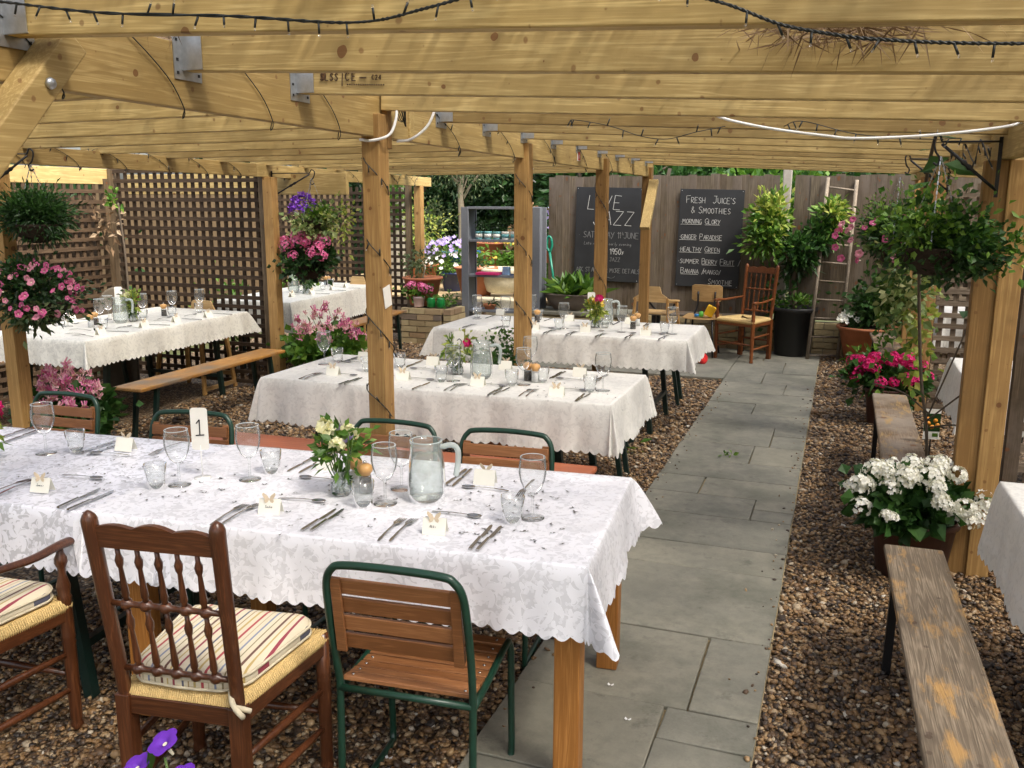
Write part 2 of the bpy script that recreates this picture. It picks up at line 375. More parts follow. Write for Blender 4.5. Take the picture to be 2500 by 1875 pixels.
def stripe_mat():
    k = NT('striped_cotton'); sp = k.n('ShaderNodeSeparateXYZ', {0: k.obj()}, out=None)
    x = k.math('MULTIPLY', sp.outputs[0], 1/.2); fr = k.math('FRACT', k.math('ADD', x, 50.))
    base = (.72, .64, .47); st = [(0., base)]
    for p, w, c in ((.03, .03, (.07, .08, .14)), (.12, .02, (.35, .24, .1)), (.2, .035, (.5, .36, .12)), (.31, .04, (.4, .03, .05)), (.41, .018, (.5, .4, .26)), (.5, .03, (.2, .24, .36)), (.6, .018, (.25, .2, .1)), (.7, .04, (.12, .04, .03)), (.8, .022, (.5, .36, .12)), (.89, .035, (.28, .012, .05))):
        st += [(p, c), (p+w, base)]
    c = k.ramp(fr, st[:32], 'CONSTANT'); wv = k.noise(k.obj(), 350, 1)
    k.P(Base_Color=k.mix(k.math('MULTIPLY', wv, .25), c, (.35, .3, .22)), Roughness=.9); k.bump(wv, .3, .002); return k.m
M['stripe'] = stripe_mat()

def paving_mat():
    k = NT('sandstone_flag'); o = k.shifted(9.)
    n1 = k.noise(o, 2.2, 6, .65); n2 = k.noise(o, 16, 5, .7); n3 = k.noise(o, 120, 3, .6)
    c = k.ramp(n1, [(.3, (.1, .1, .08)), (.47, (.175, .17, .135)), (.68, (.25, .235, .18))])
    c = k.mix(k.ramp(n2, [(.44, 0.), (.7, .75)]), c, (.1, .098, .08)); c = k.mix(k.math('MULTIPLY', n3, .3), c, (.36, .34, .28))
    rr = k.rand(); c = k.mix(k.math('MULTIPLY', rr, .3), c, k.mix(rr, (.13, .135, .12), (.3, .275, .2)))
    wp = k.n('ShaderNodeNewGeometry'); ws = k.noise(wp, 1.7, 6, .7); wd = k.noise(wp, 7., 5, .75)
    c = k.mix(k.ramp(ws, [(.48, 0.), (.66, .55)]), c, (.075, .08, .058)); c = k.mix(k.ramp(wd, [(.58, 0.), (.7, .5)]), c, (.06, .058, .045))
    k.P(Base_Color=c, Roughness=.72); k.bump(k.math('ADD', k.math('MULTIPLY', n2, .6), k.math('MULTIPLY', n3, .25)), .45, .008); return k.m
M['flag'] = paving_mat()
M['joint'] = plain('sand_mortar', (.3, .235, .13), .95, 0, .4, 60, .6)
def pebble_mat():
    k = NT('flint_pebble'); r = k.n('ShaderNodeAttribute', out=2, attribute_name='tone')
    c = k.ramp(r, [(0., (.022, .018, .016)), (.2, (.065, .042, .026)), (.36, (.15, .085, .04)), (.52, (.26, .145, .056)), (.66, (.35, .22, .1)), (.82, (.4, .29, .17)), (.93, (.55, .47, .35)), (1., (.62, .58, .5))])
    nz = k.noise(k.obj(), 110, 3, .6); c = k.mix(k.math('MULTIPLY', nz, .5), c, k.mix(.6, c, (.03, .02, .015)))
    k.P(Base_Color=c, Roughness=.48); k.bump(nz, .3, .003); return k.m
M['pebble'] = pebble_mat()
def gravel_mat():
    k = NT('gravel_bed'); o = k.obj(); w = k.vadd(o, k.vmul(k.noise(o, 40, 2, out=1), (.01, .01, .01)))
    v = k.n('ShaderNodeTexVoronoi', {'Vector': w, 'Scale': 62.}, out=None)
    c = k.ramp(k.n('ShaderNodeSeparateColor', {0: v.outputs[1]}), [(0., (.06, .04, .025)), (.3, (.2, .12, .06)), (.55, (.33, .21, .1)), (.8, (.44, .32, .19)), (1., (.56, .48, .36))])
    c = k.mix(k.ramp(v.outputs[0], [(.25, 0.), (.75, .85)]), c, (.02, .014, .01))
    k.P(Base_Color=c, Roughness=.7); k.bump(k.math('SUBTRACT', 1., v.outputs[0]), .9, .012); return k.m
M['gravel'] = gravel_mat()
def brick_mat():
    k = NT('stock_brick'); o = k.shifted(13.); n = k.noise(o, 30, 5, .7); rr = k.rand()
    c = k.ramp(rr, [(0., (.3, .22, .11)), (.35, (.42, .33, .175)), (.7, (.5, .4, .22)), (.92, (.36, .24, .13)), (1., (.15, .12, .1))])
    k.P(Base_Color=k.mix(k.math('MULTIPLY', n, .5), c, (.16, .115, .065)), Roughness=.9); k.bump(n, .7, .01); return k.m
M['brick'] = brick_mat(); M['mortar'] = plain('lime_mortar', (.27, .22, .14), .95, 0, .3, 50, .5)
def garden_mat():
    k = NT('garden_soil'); n = k.noise(k.obj(), 2., 5, .6); k.P(Base_Color=k.ramp(n, [(.3, (.06, .045, .02)), (.7, (.09, .12, .035))]), Roughness=.95); return k.m
M['garden'] = garden_mat()

# ------------------------------------------------------------------ numpy meshes
def np_mesh(name, V, F, mats, smooth=False, mi=None, tone=None, uv=None):
    V = np.asarray(V, np.float32).reshape(-1, 3); F = np.asarray(F, np.int32); n, k = F.shape
    me = bpy.data.meshes.new(name); me.vertices.add(len(V)); me.vertices.foreach_set('co', V.ravel())
    me.loops.add(n*k); me.loops.foreach_set('vertex_index', F.ravel()); me.polygons.add(n)
    me.polygons.foreach_set('loop_start', np.arange(0, n*k, k, dtype=np.int32))
    if not isinstance(mats, (list, tuple)): mats = [mats]
    for m in mats: me.materials.append(m)
    me.polygons.foreach_set('use_smooth', np.full(n, smooth))
    if mi is not None: me.polygons.foreach_set('material_index', np.asarray(mi, np.int32))
    if tone is not None:
        a = me.attributes.new('tone', 'FLOAT', 'POINT'); a.data.foreach_set('value', np.asarray(tone, np.float32))
    me.update(calc_edges=True); return me
def leaf_arrays(P, N, size, rg, asp=.5, fold=.25, droop=.0):
    """one folded leaf (quad) per point P, growing roughly along N"""
    n = len(P); P = np.asarray(P); N = np.asarray(N)
    N = N/np.maximum(1e-6, np.linalg.norm(N, axis=1, keepdims=True))
    A = rg.normal(size=(n, 3)); S_ = np.cross(N, A); S_ /= np.maximum(1e-6, np.linalg.norm(S_, axis=1, keepdims=True)); U = np.cross(S_, N)
    L = size*rg.uniform(.6, 1.3, (n, 1)); w = L*asp*.5
    b = P; t = P+N*L-np.array([0, 0, 1])*L*droop
    m = P+N*L*.45
    l = m+S_*w+U*w*fold; r = m-S_*w+U*w*fold
    V = np.stack([b, l, t, r], 1).reshape(-1, 3)
    F = np.arange(n*4).reshape(n, 4); return V, F
def cloud(n, c, rad, rg, clumps=10, cs=.38, shell=.55):
    """clumped points inside an ellipsoid, plus outward directions"""
    c = np.array(c); rad = np.array(rad)
    d = rg.normal(size=(clumps, 3)); d /= np.linalg.norm(d, axis=1, keepdims=True)
    cc = d*(shell+(1-shell)*rg.uniform(0, 1, (clumps, 1)))*.8
    k = rg.integers(0, clumps, n); p = cc[k]+rg.normal(size=(n, 3))*cs*rg.uniform(.5, 1., (clumps, 1))[k]
    q = p*1.0; out = q+rg.normal(size=(n, 3))*.5+np.array([0, 0, .25])
    return c+p*rad, out
def leaf_obj(name, n, c, rad, size, mat, parent=None, seed=1, clumps=10, cs=.36, asp=.5, droop=.15, shell=.55, extra=None, zmin=None):
    rg = np.random.default_rng(seed); P, N = cloud(n, c, rad, rg, clumps, cs, shell)
    if zmin is not None: P[:, 2] = np.maximum(P[:, 2], zmin+rg.uniform(0, .03, n))
    V, F = leaf_arrays(P, N, size, rg, asp, .25, droop)
    o = inst(name, np_mesh(name, V, F, mat), parent); o['kind'] = 'stuff'; return o
def stems_mb(base, tips, r=.003, bend=.1, rg=None, mb=None):
    mb = mb or MB()
    for t in tips:
        b, t = Vector(base), Vector(t); m = b.lerp(t, .5)+Vector((rng.uniform(-1, 1), rng.uniform(-1, 1), .4))*bend*(t-b).length
        mb.tube(spline([b, m, t], 3), r, 5)
    return mb
# flower heads (shared meshes)
def floret(mb, c, nrm, r, npet=5, cup=.3, mi=0):
    c = Vector(c); nrm = Vector(nrm).normalized(); a = nrm.orthogonal().normalized(); b = nrm.cross(a); ph = rng.uniform(0, 6)
    for k in range(npet):
        q = ph+2*math.pi*k/npet; d = a*math.cos(q)+b*math.sin(q); s = nrm.cross(d)
        mb.add([c, c+d*r*.6+s*r*.42+nrm*r*cup*.5, c+d*r*1.05+nrm*r*cup, c+d*r*.6-s*r*.42+nrm*r*cup*.5], [(0, 1, 2, 3)], mi)
def head_mesh(name, mat, rad=.035, n=20, r=.013, flat=.8):
    mb = MB()
    for i in range(n):
        z = rng.uniform(-.25, 1); q = rng.uniform(0, 6.283); s = math.sqrt(max(0, 1-z*z))
        d = Vector((s*math.cos(q), s*math.sin(q), z*flat)); floret(mb, d*rad*rng.uniform(.8, 1.1), d+Vector((rng.uniform(-.3, .3), rng.uniform(-.3, .3), .1)), r)
    return mb.mesh(name, mat)
def trumpet_mesh(name, mat, r=.025):
    mb = MB(); n = 30
    mb.lathe([(.003, -r*1.3), (.004, -r*.9), (.0035, -r*.75)], n, mi=1); mb.lathe([(.0001, -r*.2), (r*.16, -r*.19)], n, mi=1)
    mb.lathe([(.003, -r*.75), (r*.2, -.22*r), (r*.45, .0*r), (r*.75, .1*r), (r*1.02, .05*r)], n, wob=lambda q, i: 1+(.02, 0, .03, .07, .1)[i]*(abs(math.cos(2.5*q))*2-1)+.02*math.sin(9*q)*(i == 4))
    mb.f = [f for f in mb.f if len(f) == 4]; k = len(mb.f); mb.m = [1]*(3*n)+[0]*(k-3*n); mb.sm = [True]*k
    return mb.mesh(name, [mat, M['petthroat']])
def columbine_mesh(name, mat, pale):
    mb = MB()
    floret(mb, (0, 0, 0), (0, .3, -1), .02, 5, .5, 0); floret(mb, (0, 0, -.004), (0, .3, -1), .012, 5, -.5, 1)
    for k in range(5):
        q = k*1.256; mb.bar((.006*math.cos(q), .006*math.sin(q), 0), (.012*math.cos(q), .012*math.sin(q), .022), .004, .004)
    return mb.mesh(name, [mat, pale])
def bell_mesh(name, mat, r=.018):
    mb = MB(); floret(mb, (0, 0, 0), (.3, 0, 1), r, 5, .7); return mb.mesh(name, mat)
FL = {}
for k_, m_, a_ in (('white', 'petwhite', .042), ('mag', 'petmag', .042), ('hot', 'pethot', .05)):
    FL[k_] = [head_mesh('geranium_head', M[m_], a_*s_, 40, .0125) for s_ in (.8, 1., 1.2)]
FL['petunia'] = [trumpet_mesh('petunia', M['petpink'], .021), trumpet_mesh('petunia', M['petpale'], .021), trumpet_mesh('petunia', M['petpink'], .018)]
FL['violet'] = [trumpet_mesh('violet_petunia', M['petpurple'], .032)]
FL['columbine'] = [columbine_mesh('columbine', M['petpale'], M['petcream']), columbine_mesh('columbine', M['petpink'], M['petcream'])]
FL['bell'] = [bell_mesh('bellflower', M['petpurple'])]; FL['lilac'] = [bell_mesh('bellflower', M['petlilac'], .025)]
FL['yellow'] = [head_mesh('yellow_head', M['petyellow'], .02, 10, .014)]; FL['whitesmall'] = [bell_mesh('small_flower', M['petwhite'], .02)]
FL['cream'] = [head_mesh('cream_rose', M['petcream'], .016, 14, .014)]; FL['purplerose'] = [head_mesh('rose', M['petmag'], .02, 14, .016)]
def flowers(kind, pts, parent, name='flower', tilt=.5, face=None, sc=(.85, 1.2)):
    for p in pts:
        o = inst(name, rng.choice(FL[kind]), parent, p, (rng.uniform(-tilt, tilt), rng.uniform(-tilt, tilt), rng.uniform(0, 6.28)), rng.uniform(*sc))
        if face is not None:
            d = Vector(face)+Vector((rng.uniform(-.6, .6), rng.uniform(-.6, .6), rng.uniform(-.4, .6))); o.rotation_euler = d.to_track_quat('Z', 'Y').to_euler()
def on_dome(n, c, rad, zlo=.1, front=None, spread=(.9, 1.08)):
    out = []
    while len(out) < n:
        z = rng.uniform(zlo, 1); q = rng.uniform(0, 6.283); s = math.sqrt(max(0, 1-z*z)); d = Vector((s*math.cos(q), s*math.sin(q), z))
        if front is not None and d.x*front[0]+d.y*front[1] < -.35 and rng.random() < .85: continue
        k = rng.uniform(*spread); out.append((c[0]+d.x*rad[0]*k, c[1]+d.y*rad[1]*k, c[2]+d.z*rad[2]*k))
    return out
def pot_mb(r, h, taper=.75, rim=.03, mi=0, n=28):
    b = r*taper
    return MB().lathe([(b*.96, 0), (b, .006), (r*.955, h-rim-.003), (r*1.03, h-rim), (r*1.05, h-.006), (r*1.02, h), (r*.95, h), (r*.92, h-.03), (.0001, h-.035)], n, mi=mi)
def basket_mb(r):
    return MB().lathe([(.001, -r*.85), (r*.4, -r*.8), (r*.75, -r*.5), (r*.96, -.1*r), (r*1.02, 0), (r*.94, 0), (.001, -.02)], 22, wob=lambda q, i: 1+.03*math.sin(q*11+i))

# ------------------------------------------------------------------ tablecloth
def cloth_obj(L, W, drop, mat, sides=(1, 1, 1, 1), seed=0, flare=.1, scal=.05, wave=.008):
    """cloth over a table top L x W (origin at the centre of the top). sides = near, right, far, left hang down (1) or lie flat (0)"""
    rg = random.Random(seed); hx, hy = L/2, W/2
    cs = [(-hx, -hy), (hx, -hy), (hx, hy), (-hx, hy)]; nr = [(0, -1), (1, 0), (0, 1), (-1, 0)]; st = []
    s = 0.; ds = scal/6
    for i in range(4):
        a, b = Vector(cs[i]), Vector(cs[(i+1) % 4]); n = nr[i]; ln = (b-a).length; m = max(4, int(ln/ds)); hang = sides[i]
        for j in range(m):
            st.append((a.lerp(b, (j+.5)/m), n, drop*hang, s, 0., hang)); s += ln/m
        h2 = sides[(i+1) % 4]; n2 = nr[(i+1) % 4]; mc = int(2*drop/ds*.8) if hang and h2 else 10
        for j in range(mc):
            t = (j+.5)/mc; ph = t*math.pi/2; d = (n[0]*math.cos(ph)+n2[0]*math.sin(ph), n[1]*math.cos(ph)+n2[1]*math.sin(ph))
            if hang and h2: dr = min(1.0, 1/max(math.cos(ph), math.sin(ph)))*drop; pk = math.exp(-((t-.5)/.17)**2)
            else: dr = drop*(hang*(1-t)+h2*t); pk = 0.
            st.append((b, d, dr, s, pk, 1 if hang and h2 else 0)); s += ds*1.25
    fr = [0, .02, .06, .12, .22, .34, .46, .58, .7, .82, .91, 1.]; n = len(st)
    ph = [rg.uniform(0, 6.28) for _ in range(4)]
    mb = MB(); V = []; UV = []
    V += [(max(-hx+.02, min(hx-.02, p[0])), max(-hy+.02, min(hy-.02, p[1])), 0) for p, d, *_ in st]; UV += [(v[0], v[1]) for v in V]
    for f in fr:
        for p, d, dr, s, pk, hang in st:
            sc = .35*scal*(abs(math.sin(math.pi*s/scal))-.5); dd = dr+(sc if hang else 0.)*max(0, (f-.82)/.18)
            wv = wave*(math.sin(s*14+ph[0])+.7*math.sin(s*23+ph[1])+.5*math.sin(s*41+ph[2])+1.2)*f**1.1*(1-pk)
            if dr > .02:
                off = .010*(1-math.exp(-f*14))+wv+.018*f+flare*pk*f**.9; z = -dd*f+(.002 if f == 0 else 0)
            else:
                off = (.5*scal*(abs(math.sin(math.pi*s/scal))))*f; z = -.002*f
            V.append((p[0]+d[0]*off, p[1]+d[1]*off, z)); UV.append((p[0]+d[0]*dr*f, p[1]+d[1]*dr*f))
    rows = len(fr)+1; F = [[i for i in range(n) if V[i] != V[i-1]]]; SM = [False]
    for i in range(rows-1):
        for k in range(n):
            l = (k+1) % n; F.append([i*n+k, (i+1)*n+k, (i+1)*n+l, i*n+l]); SM.append(True)
    mb.v = V; mb.f = F; mb.sm = SM; mb.m = [0]*len(F); mb.uv = UV
    return mb.build('tablecloth', mat)

# ------------------------------------------------------------------ single-stroke hand lettering
GL = {'A': '0,0 .3,1 .6,0|.1,.38 .5,.38', 'B': '0,0 0,1 .4,.95 .5,.75 .35,.55 0,.52|.35,.55 .55,.3 .4,.02 0,0', 'C': '.55,.85 .3,1 .05,.75 0,.4 .2,.02 .55,.15', 'D': '0,0 0,1 .35,.9 .55,.5 .35,.08 0,0',
 'E': '.5,1 0,1 0,0 .5,0|0,.52 .4,.52', 'F': '.55,1 0,1 0,0|0,.52 .4,.52', 'G': '.55,.85 .3,1 .03,.7 .03,.3 .3,0 .55,.15 .55,.42 .3,.42', 'H': '0,0 0,1|.5,0 .5,1|0,.5 .5,.5', 'I': '.1,0 .1,1', 'J': '.1,1 .6,1|.4,1 .4,.2 .2,0 0,.2',
 'L': '0,1 0,0 .5,0', 'M': '0,0 .08,1 .33,.4 .58,1 .66,0', 'N': '0,0 0,1 .5,0 .5,1', 'O': '.28,1 .03,.75 .03,.25 .28,0 .52,.25 .52,.75 .28,1', 'P': '0,0 0,1 .4,.95 .5,.72 .35,.5 0,.48', 'R': '0,0 0,1 .4,.95 .5,.72 .35,.52 0,.5 .55,0',
 'S': '.5,.85 .28,1 .05,.8 .2,.55 .42,.42 .48,.2 .25,0 0,.14', 'T': '0,1 .6,1|.3,1 .3,0', 'U': '0,1 0,.25 .25,0 .5,.25 .5,1', 'V': '0,1 .28,0 .56,1', 'Y': '0,1 .28,.52|.56,1 .1,-.1', 'Z': '0,1 .55,1 0,0 .55,0', 'K': '0,0 0,1|.5,1 0,.45 .55,0',
 '&': '.6,.1 .15,.7 .25,1 .42,.8 .05,.3 .2,0 .55,.4', '/': '0,-.1 .4,1.05', "'": '.1,1.05 .05,.8', '.': '.05,.35 .1,.4', '1': '0,.75 .2,1 .2,0', '2': '0,.8 .22,1 .45,.78 .4,.5 0,0 .5,0', '5': '.5,1 .08,1 .03,.55 .35,.6 .5,.3 .3,0 0,.08', '9': '.5,.6 .25,.5 .05,.75 .25,1 .5,.8 .45,0', '0': '.25,1 .02,.6 .1,.1 .28,0 .48,.4 .42,.9 .25,1', '4': '.4,0 .4,1 0,.3 .55,.3', '|': '.1,-.3 .1,1.3', ' ': '',
 'a': '.4,.5 .1,.5 0,.2 .15,0 .4,.4 .42,0', 'e': '0,.28 .4,.32 .25,.55 .02,.3 .15,0 .42,.1', 'i': '.1,.5 .1,0|.1,.7 .1,.75', 'n': '0,.5 0,0|0,.35 .2,.55 .35,.35 .38,0', 'r': '0,.5 0,0|0,.35 .25,.52', 'l': '.05,1 .08,0', 'y': '0,.5 .2,.05|.42,.5 .1,-.4', 'v': '0,.5 .18,0 .36,.5', 'g': '.4,.5 .1,.5 .02,.2 .2,.05 .4,.4 .38,-.25 .1,-.35', 't': '.15,.85 .15,.05 .3,.05|0,.55 .35,.55', 'h': '0,1 0,0|0,.35 .2,.52 .35,.3 .35,0', 'o': '.2,.5 0,.25 .2,0 .4,.25 .2,.5', 's': '.35,.5 .1,.45 .25,.22 .02,.02', 'm': '0,.5 0,0|0,.4 .15,.52 .25,0|.25,.4 .42,.52 .5,0', 'd': '.4,1 .4,0|.4,.4 .1,.5 0,.2 .2,0 .4,.2', 'b': '0,1 0,0 .3,.05 .4,.3 .2,.5 0,.4', 'u': '0,.5 .05,.05 .3,.1 .38,.5 .4,0'}
def write(mb, text, x, z, h, w=.005, adv=.78, jit=.03, slant=0., small=None, under=(), dep=.0025):
    """draw text in the local XZ plane (facing -Y) as chalk strokes; under = words to underline"""
    rr = random.Random(len(text)*7+int(abs(x)*1000)+int(abs(z)*991)); cx = x; start = None
    for wd in text.split(' '):
        x0 = cx
        for i, ch in enumerate(wd):
            hh = h*(small if small and i > 0 else 1.); g = GL.get(ch, '')
            for pl in g.split('|') if ch != '|' else [g]:
                if ch == '|': pl = '.1,-.3 .1,1.3'
                pts = [tuple(map(float, q.split(','))) for q in pl.split()]
                pts = [(cx+(px+slant*pz+rr.uniform(-jit, jit))*hh, z+(pz+rr.uniform(-jit, jit))*hh) for px, pz in pts]
                for (a, b), (c, d) in zip(pts, pts[1:]):
                    mb.bar((a, -dep*.5, b), (c, -dep*.5, d), w, dep, (0, 1, 0))
            wd_ = .3 if ch in "IiI'.l1/|" else .86 if ch in 'MTm' else adv
            cx += wd_*hh
        if wd in under: mb.bar((x0, -dep*.5, z-.16*h), (cx-.1*h, -dep*.5, z-.12*h), w, dep, (0, 1, 0))
        cx += .5*h
    return cx

# =================================================================== GROUND, GRAVEL, PAVING
g = MB().add([(-60, -20, -.03), (60, -20, -.03), (60, 90, -.03), (-60, 90, -.03)], [(0, 1, 2, 3)]).build('ground', M['garden']); g['kind'] = 'structure'
g = MB().add([(-7.2, -2, -.004), (3.5, -2, -.004), (3.5, 11.3, -.004), (-7.2, 11.3, -.004)], [(0, 1, 2, 3)]).build('gravel_bed', M['gravel']); g['kind'] = 'structure'
PX0, PX1, TY = -1.035, -.155, 9.15
def on_paving(x, y): return ((x > PX0-.008) & (x < PX1+.008)) | ((y > TY-.01) & (x > -2.6) & (x < PX1)) | ((x < -2.35) & (x > -3.3) & (y > 3.75) & (y < 4.35))
def gravel():
    rg = np.random.default_rng(3); t = (1+5**.5)/2
    I = np.array([(-1,t,0),(1,t,0),(-1,-t,0),(1,-t,0),(0,-1,t),(0,1,t),(0,-1,-t),(0,1,-t),(t,0,-1),(t,0,1),(-t,0,-1),(-t,0,1)])/math.sqrt(1+t*t)
    IF = np.array([(0,11,5),(0,5,1),(0,1,7),(0,7,10),(0,10,11),(1,5,9),(5,11,4),(11,10,2),(10,7,6),(7,1,8),(3,9,4),(3,4,2),(3,2,6),(3,6,8),(3,8,9),(4,9,5),(2,4,11),(6,2,10),(8,6,7),(9,8,1)])
    Ps = []
    for x0, x1, y0, y1, dens, sz in ((-3.2, PX0, 1.1, 3.4, 4200, .0096), (PX1, 1.1, 1.7, 4.2, 4400, .0098), (-3.6, PX0, 3.4, 6., 2600, .0105), (-5.4, -3.6, 3.2, 7.5, 1300, .0125), (PX1, 1., 4.2, 7., 2600, .0105), (PX1, 1., 7., 11.1, 1100, .013), (-3.6, PX0, 6., 9.2, 1100, .0125), (-6., -2.6, 7.5, 10.4, 800, .014), (1., 2., 2., 6., 600, .012)):
        n = int((x1-x0)*(y1-y0)*dens); x = rg.uniform(x0, x1, n); y = rg.uniform(y0, y1, n); k = ~on_paving(x, y)
        x, y = x[k], y[k]; n = len(x); Ps.append(np.stack([x, y, rg.uniform(-.004, .012, n), sz*rg.lognormal(0, .28, n)], 1))
    e = 170; sx = np.where(rg.random(e) < .5, PX0+np.abs(rg.normal(0, .05, e)), PX1-np.abs(rg.normal(0, .05, e))); Ps.append(np.stack([sx, rg.uniform(2.3, 9, e), np.full(e, .028), .006*rg.lognormal(0, .3, e)], 1))
    P = np.concatenate(Ps); n = len(P)
    sc = P[:, 3:4]*np.stack([rg.uniform(.85, 1.5, n), rg.uniform(.7, 1.1, n), rg.uniform(.4, .75, n)], 1)
    yawa = rg.uniform(0, 6.28, n); tilt = rg.normal(0, .35, n)
    B = I[None]*(1+rg.normal(0, .13, (n, 12, 1))); B = B*sc[:, None]
    ct, st = np.cos(tilt)[:, None], np.sin(tilt)[:, None]; X, Y, Z = B[..., 0], B[..., 1], B[..., 2]
    X, Z = X*ct-Z*st, X*st+Z*ct; c, s = np.cos(yawa)[:, None], np.sin(yawa)[:, None]
    V = np.stack([X*c-Y*s+P[:, :1], X*s+Y*c+P[:, 1:2], Z+P[:, 2:3]], 2)
    F = IF[None]+(np.arange(n)*12)[:, None, None]
    o = inst('gravel', np_mesh('gravel', V, F.reshape(-1, 3), M['pebble'], True, tone=np.repeat(rg.beta(1.5, 1.9, n), 12))); o['kind'] = 'stuff'
gravel()
path = MB().add([(PX0, -1, .006), (PX1, -1, .006), (PX1, 11.1, .006), (PX0, 11.1, .006)], [(0, 1, 2, 3)]).build('path', M['joint']); path['kind'] = 'structure'
def slab(x0, x1, y0, y1, parent):
    r = random.Random(int((x0*91+y0*37)*100)); j = lambda: r.uniform(-.004, .004); gp = .0035; mb = MB()
    q = [(x0+gp+j(), y0+gp+j()), (x1-gp+j(), y0+gp+j()), (x1-gp+j(), y1-gp+j()), (x0+gp+j(), y1-gp+j())]; t = .024+r.uniform(-.002, .003)
    c = Vector(((x0+x1)/2, (y0+y1)/2, 0)); q = [(Vector((a, b, 0))-c) for a, b in q]
    mb.add([p+Vector((0, 0, -.02)) for p in q]+[p+Vector((0, 0, t+r.uniform(-.0015, .0015))) for p in q], [(4,5,6,7),(0,1,5,4),(1,2,6,5),(2,3,7,6),(3,0,4,7)])
    mb.build('paving_slab', M['flag'], parent, .004, c)
rows = [(-.6, .2, [-.6]), (.2, 1.05, [-.47]), (1.05, 1.75, []), (1.75, 2.43, [-.62]), (2.43, 2.92, [-.475, 'r2.72']), (2.92, 3.5, [-.4, 'r2.92']), (3.5, 4.2, []), (4.2, 4.52, [-.93]), (4.52, 4.98, [-.93]), (4.98, 5.36, [-.38, 'r5.17']), (5.36, 5.72, [-.73]), (5.72, 6.12, []), (6.12, 6.6, [-.5]), (6.6, 7.2, [-.4, 'r6.95']), (7.2, 7.62, []), (7.62, 8.05, [-.62]), (8.05, 8.5, []), (8.5, 9.0, [-.42, 'r8.75']), (9.0, 9.6, [-.66]), (9.6, 10.3, [-.5]), (10.3, 11.08, [-.75])]
for y0, y1, sp in rows:
    xs = [PX0]+[s for s in sp if not isinstance(s, str)]+[PX1]; ry = [float(s[1:]) for s in sp if isinstance(s, str)]
    for i in range(len(xs)-1):
        ys = [y0]+(ry if i == len(xs)-2 and ry and y0 < ry[0] < y1 else [])+[y1]
        for a, b in zip(ys, ys[1:]): slab(xs[i], xs[i+1], a, b, path)
terrace = MB().add([(-4.3, TY, .005), (PX0-.001, TY, .005), (PX0-.001, 11.1, .005), (-4.3, 11.1, .005)], [(0, 1, 2, 3)]).build('terrace', M['joint']); terrace['kind'] = 'structure'
for j, (y0, y1) in enumerate(((TY, 9.75), (9.75, 10.3), (10.3, 11.08))):
    x = -4.3; k = 0
    while x < PX0-.05:
        w = (.62, .78, .5, .66)[(k+j) % 4]; x1 = min(PX0-.002, x+w)
        if PX0-x1 < .25: x1 = PX0-.002
        slab(x, x1, y0, y1, terrace); x = x1; k += 1
pad = MB().add([(-3.3, 3.75, .005), (-2.35, 3.75, .005), (-2.35, 4.35, .005), (-3.3, 4.35, .005)], [(0, 1, 2, 3)]).build('paved_pad', M['joint']); pad['kind'] = 'structure'
for x in (-3.3, -2.82): slab(x, x+.47, 3.75, 4.35, pad)

# =================================================================== PERGOLA
CX_, LX, RX = -2.05, -5.0, .66
pg = thing('pergola', 'long new pine pergola with closely set roof joists over the tables', 'pergola')
def timber(name, c, d, ax, parent=pg, mat=None, rot=None, bev=.004):
    mb = MB().box((0, 0, 0), d); return mb.build(name, mat or M['postZ' if name == 'post' else 'pine'+ax], parent, bev, c, rot)
zc = lambda y: 2.068-.004*(y-2.8)          # underside of the centre beam
zl = lambda y: 2.004-.007*(y-4.3)
zr = lambda y: 1.965+.006*(y-4.5)
for x in (CX_,): 
    for y, w in ((1.05, .095), (3.8, .092), (5.87, .1), (8.0, .1), (9.97, .1)):
        timber('post', (x, y, zc(y)/2+.05), (w, w, zc(y)+.1), 'Z')
timber('post', (CX_+.035, 3.852, 2.13), (.03, .045, .235), 'Z')
for x, z, hgt, ys in ((LX+.04, zl, .01, (1.75, 4.3, 7.17)), (RX+.06, zr, .01, (.1, 4.65, 8.4, 10.6))):
    for y in ys: timber('post', (x, y, z(y)/2), (.098, .098, z(y)-.002), 'Z')
timber('post', (-5.17, 10.72, zl(10.7)/2), (.095, .098, zl(10.7)-.002), 'Z')
for y in (4.65, 8.4): timber('post', (RX-.035, y+.005, zr(y)/2-.001), (.1, .085, zr(y)-.004), 'Z')
def ybeam(x, y0, y1, zf, h, w=.047):
    a, b = zf(y0), zf(y1); timber('beam', (x, (y0+y1)/2, (a+b)/2+h/2), (w, math.hypot(y1-y0, b-a), h), 'Y', rot=(math.atan2(b-a, y1-y0), 0, 0))
ybeam(CX_-.005, -1.4, 3.826, zc, .202); ybeam(CX_-.005, 3.83, 10.2, zc, .195)
timber('beam', (CX_-.02, 4.13, 2.165), (.1, .05, .2), 'X')
ybeam(LX, -1.4, 7.0, zl, .115, .05)
_a, _b = Vector((-5.0, 7.003, zl(7))), Vector((-5.17, 11.05, zl(11.05))); timber('beam', (_a+_b)/2+Vector((0, 0, .0575)), (.052, (_b-_a).length, .115), 'Y', rot=(math.atan2(_b.z-_a.z, 4.05), 0, math.atan2(.17, 4.05)))
ybeam(RX, -1.4, 4.9, zr, .15, .06); ybeam(RX+.02, 4.903, 11.0, zr, .15, .06)
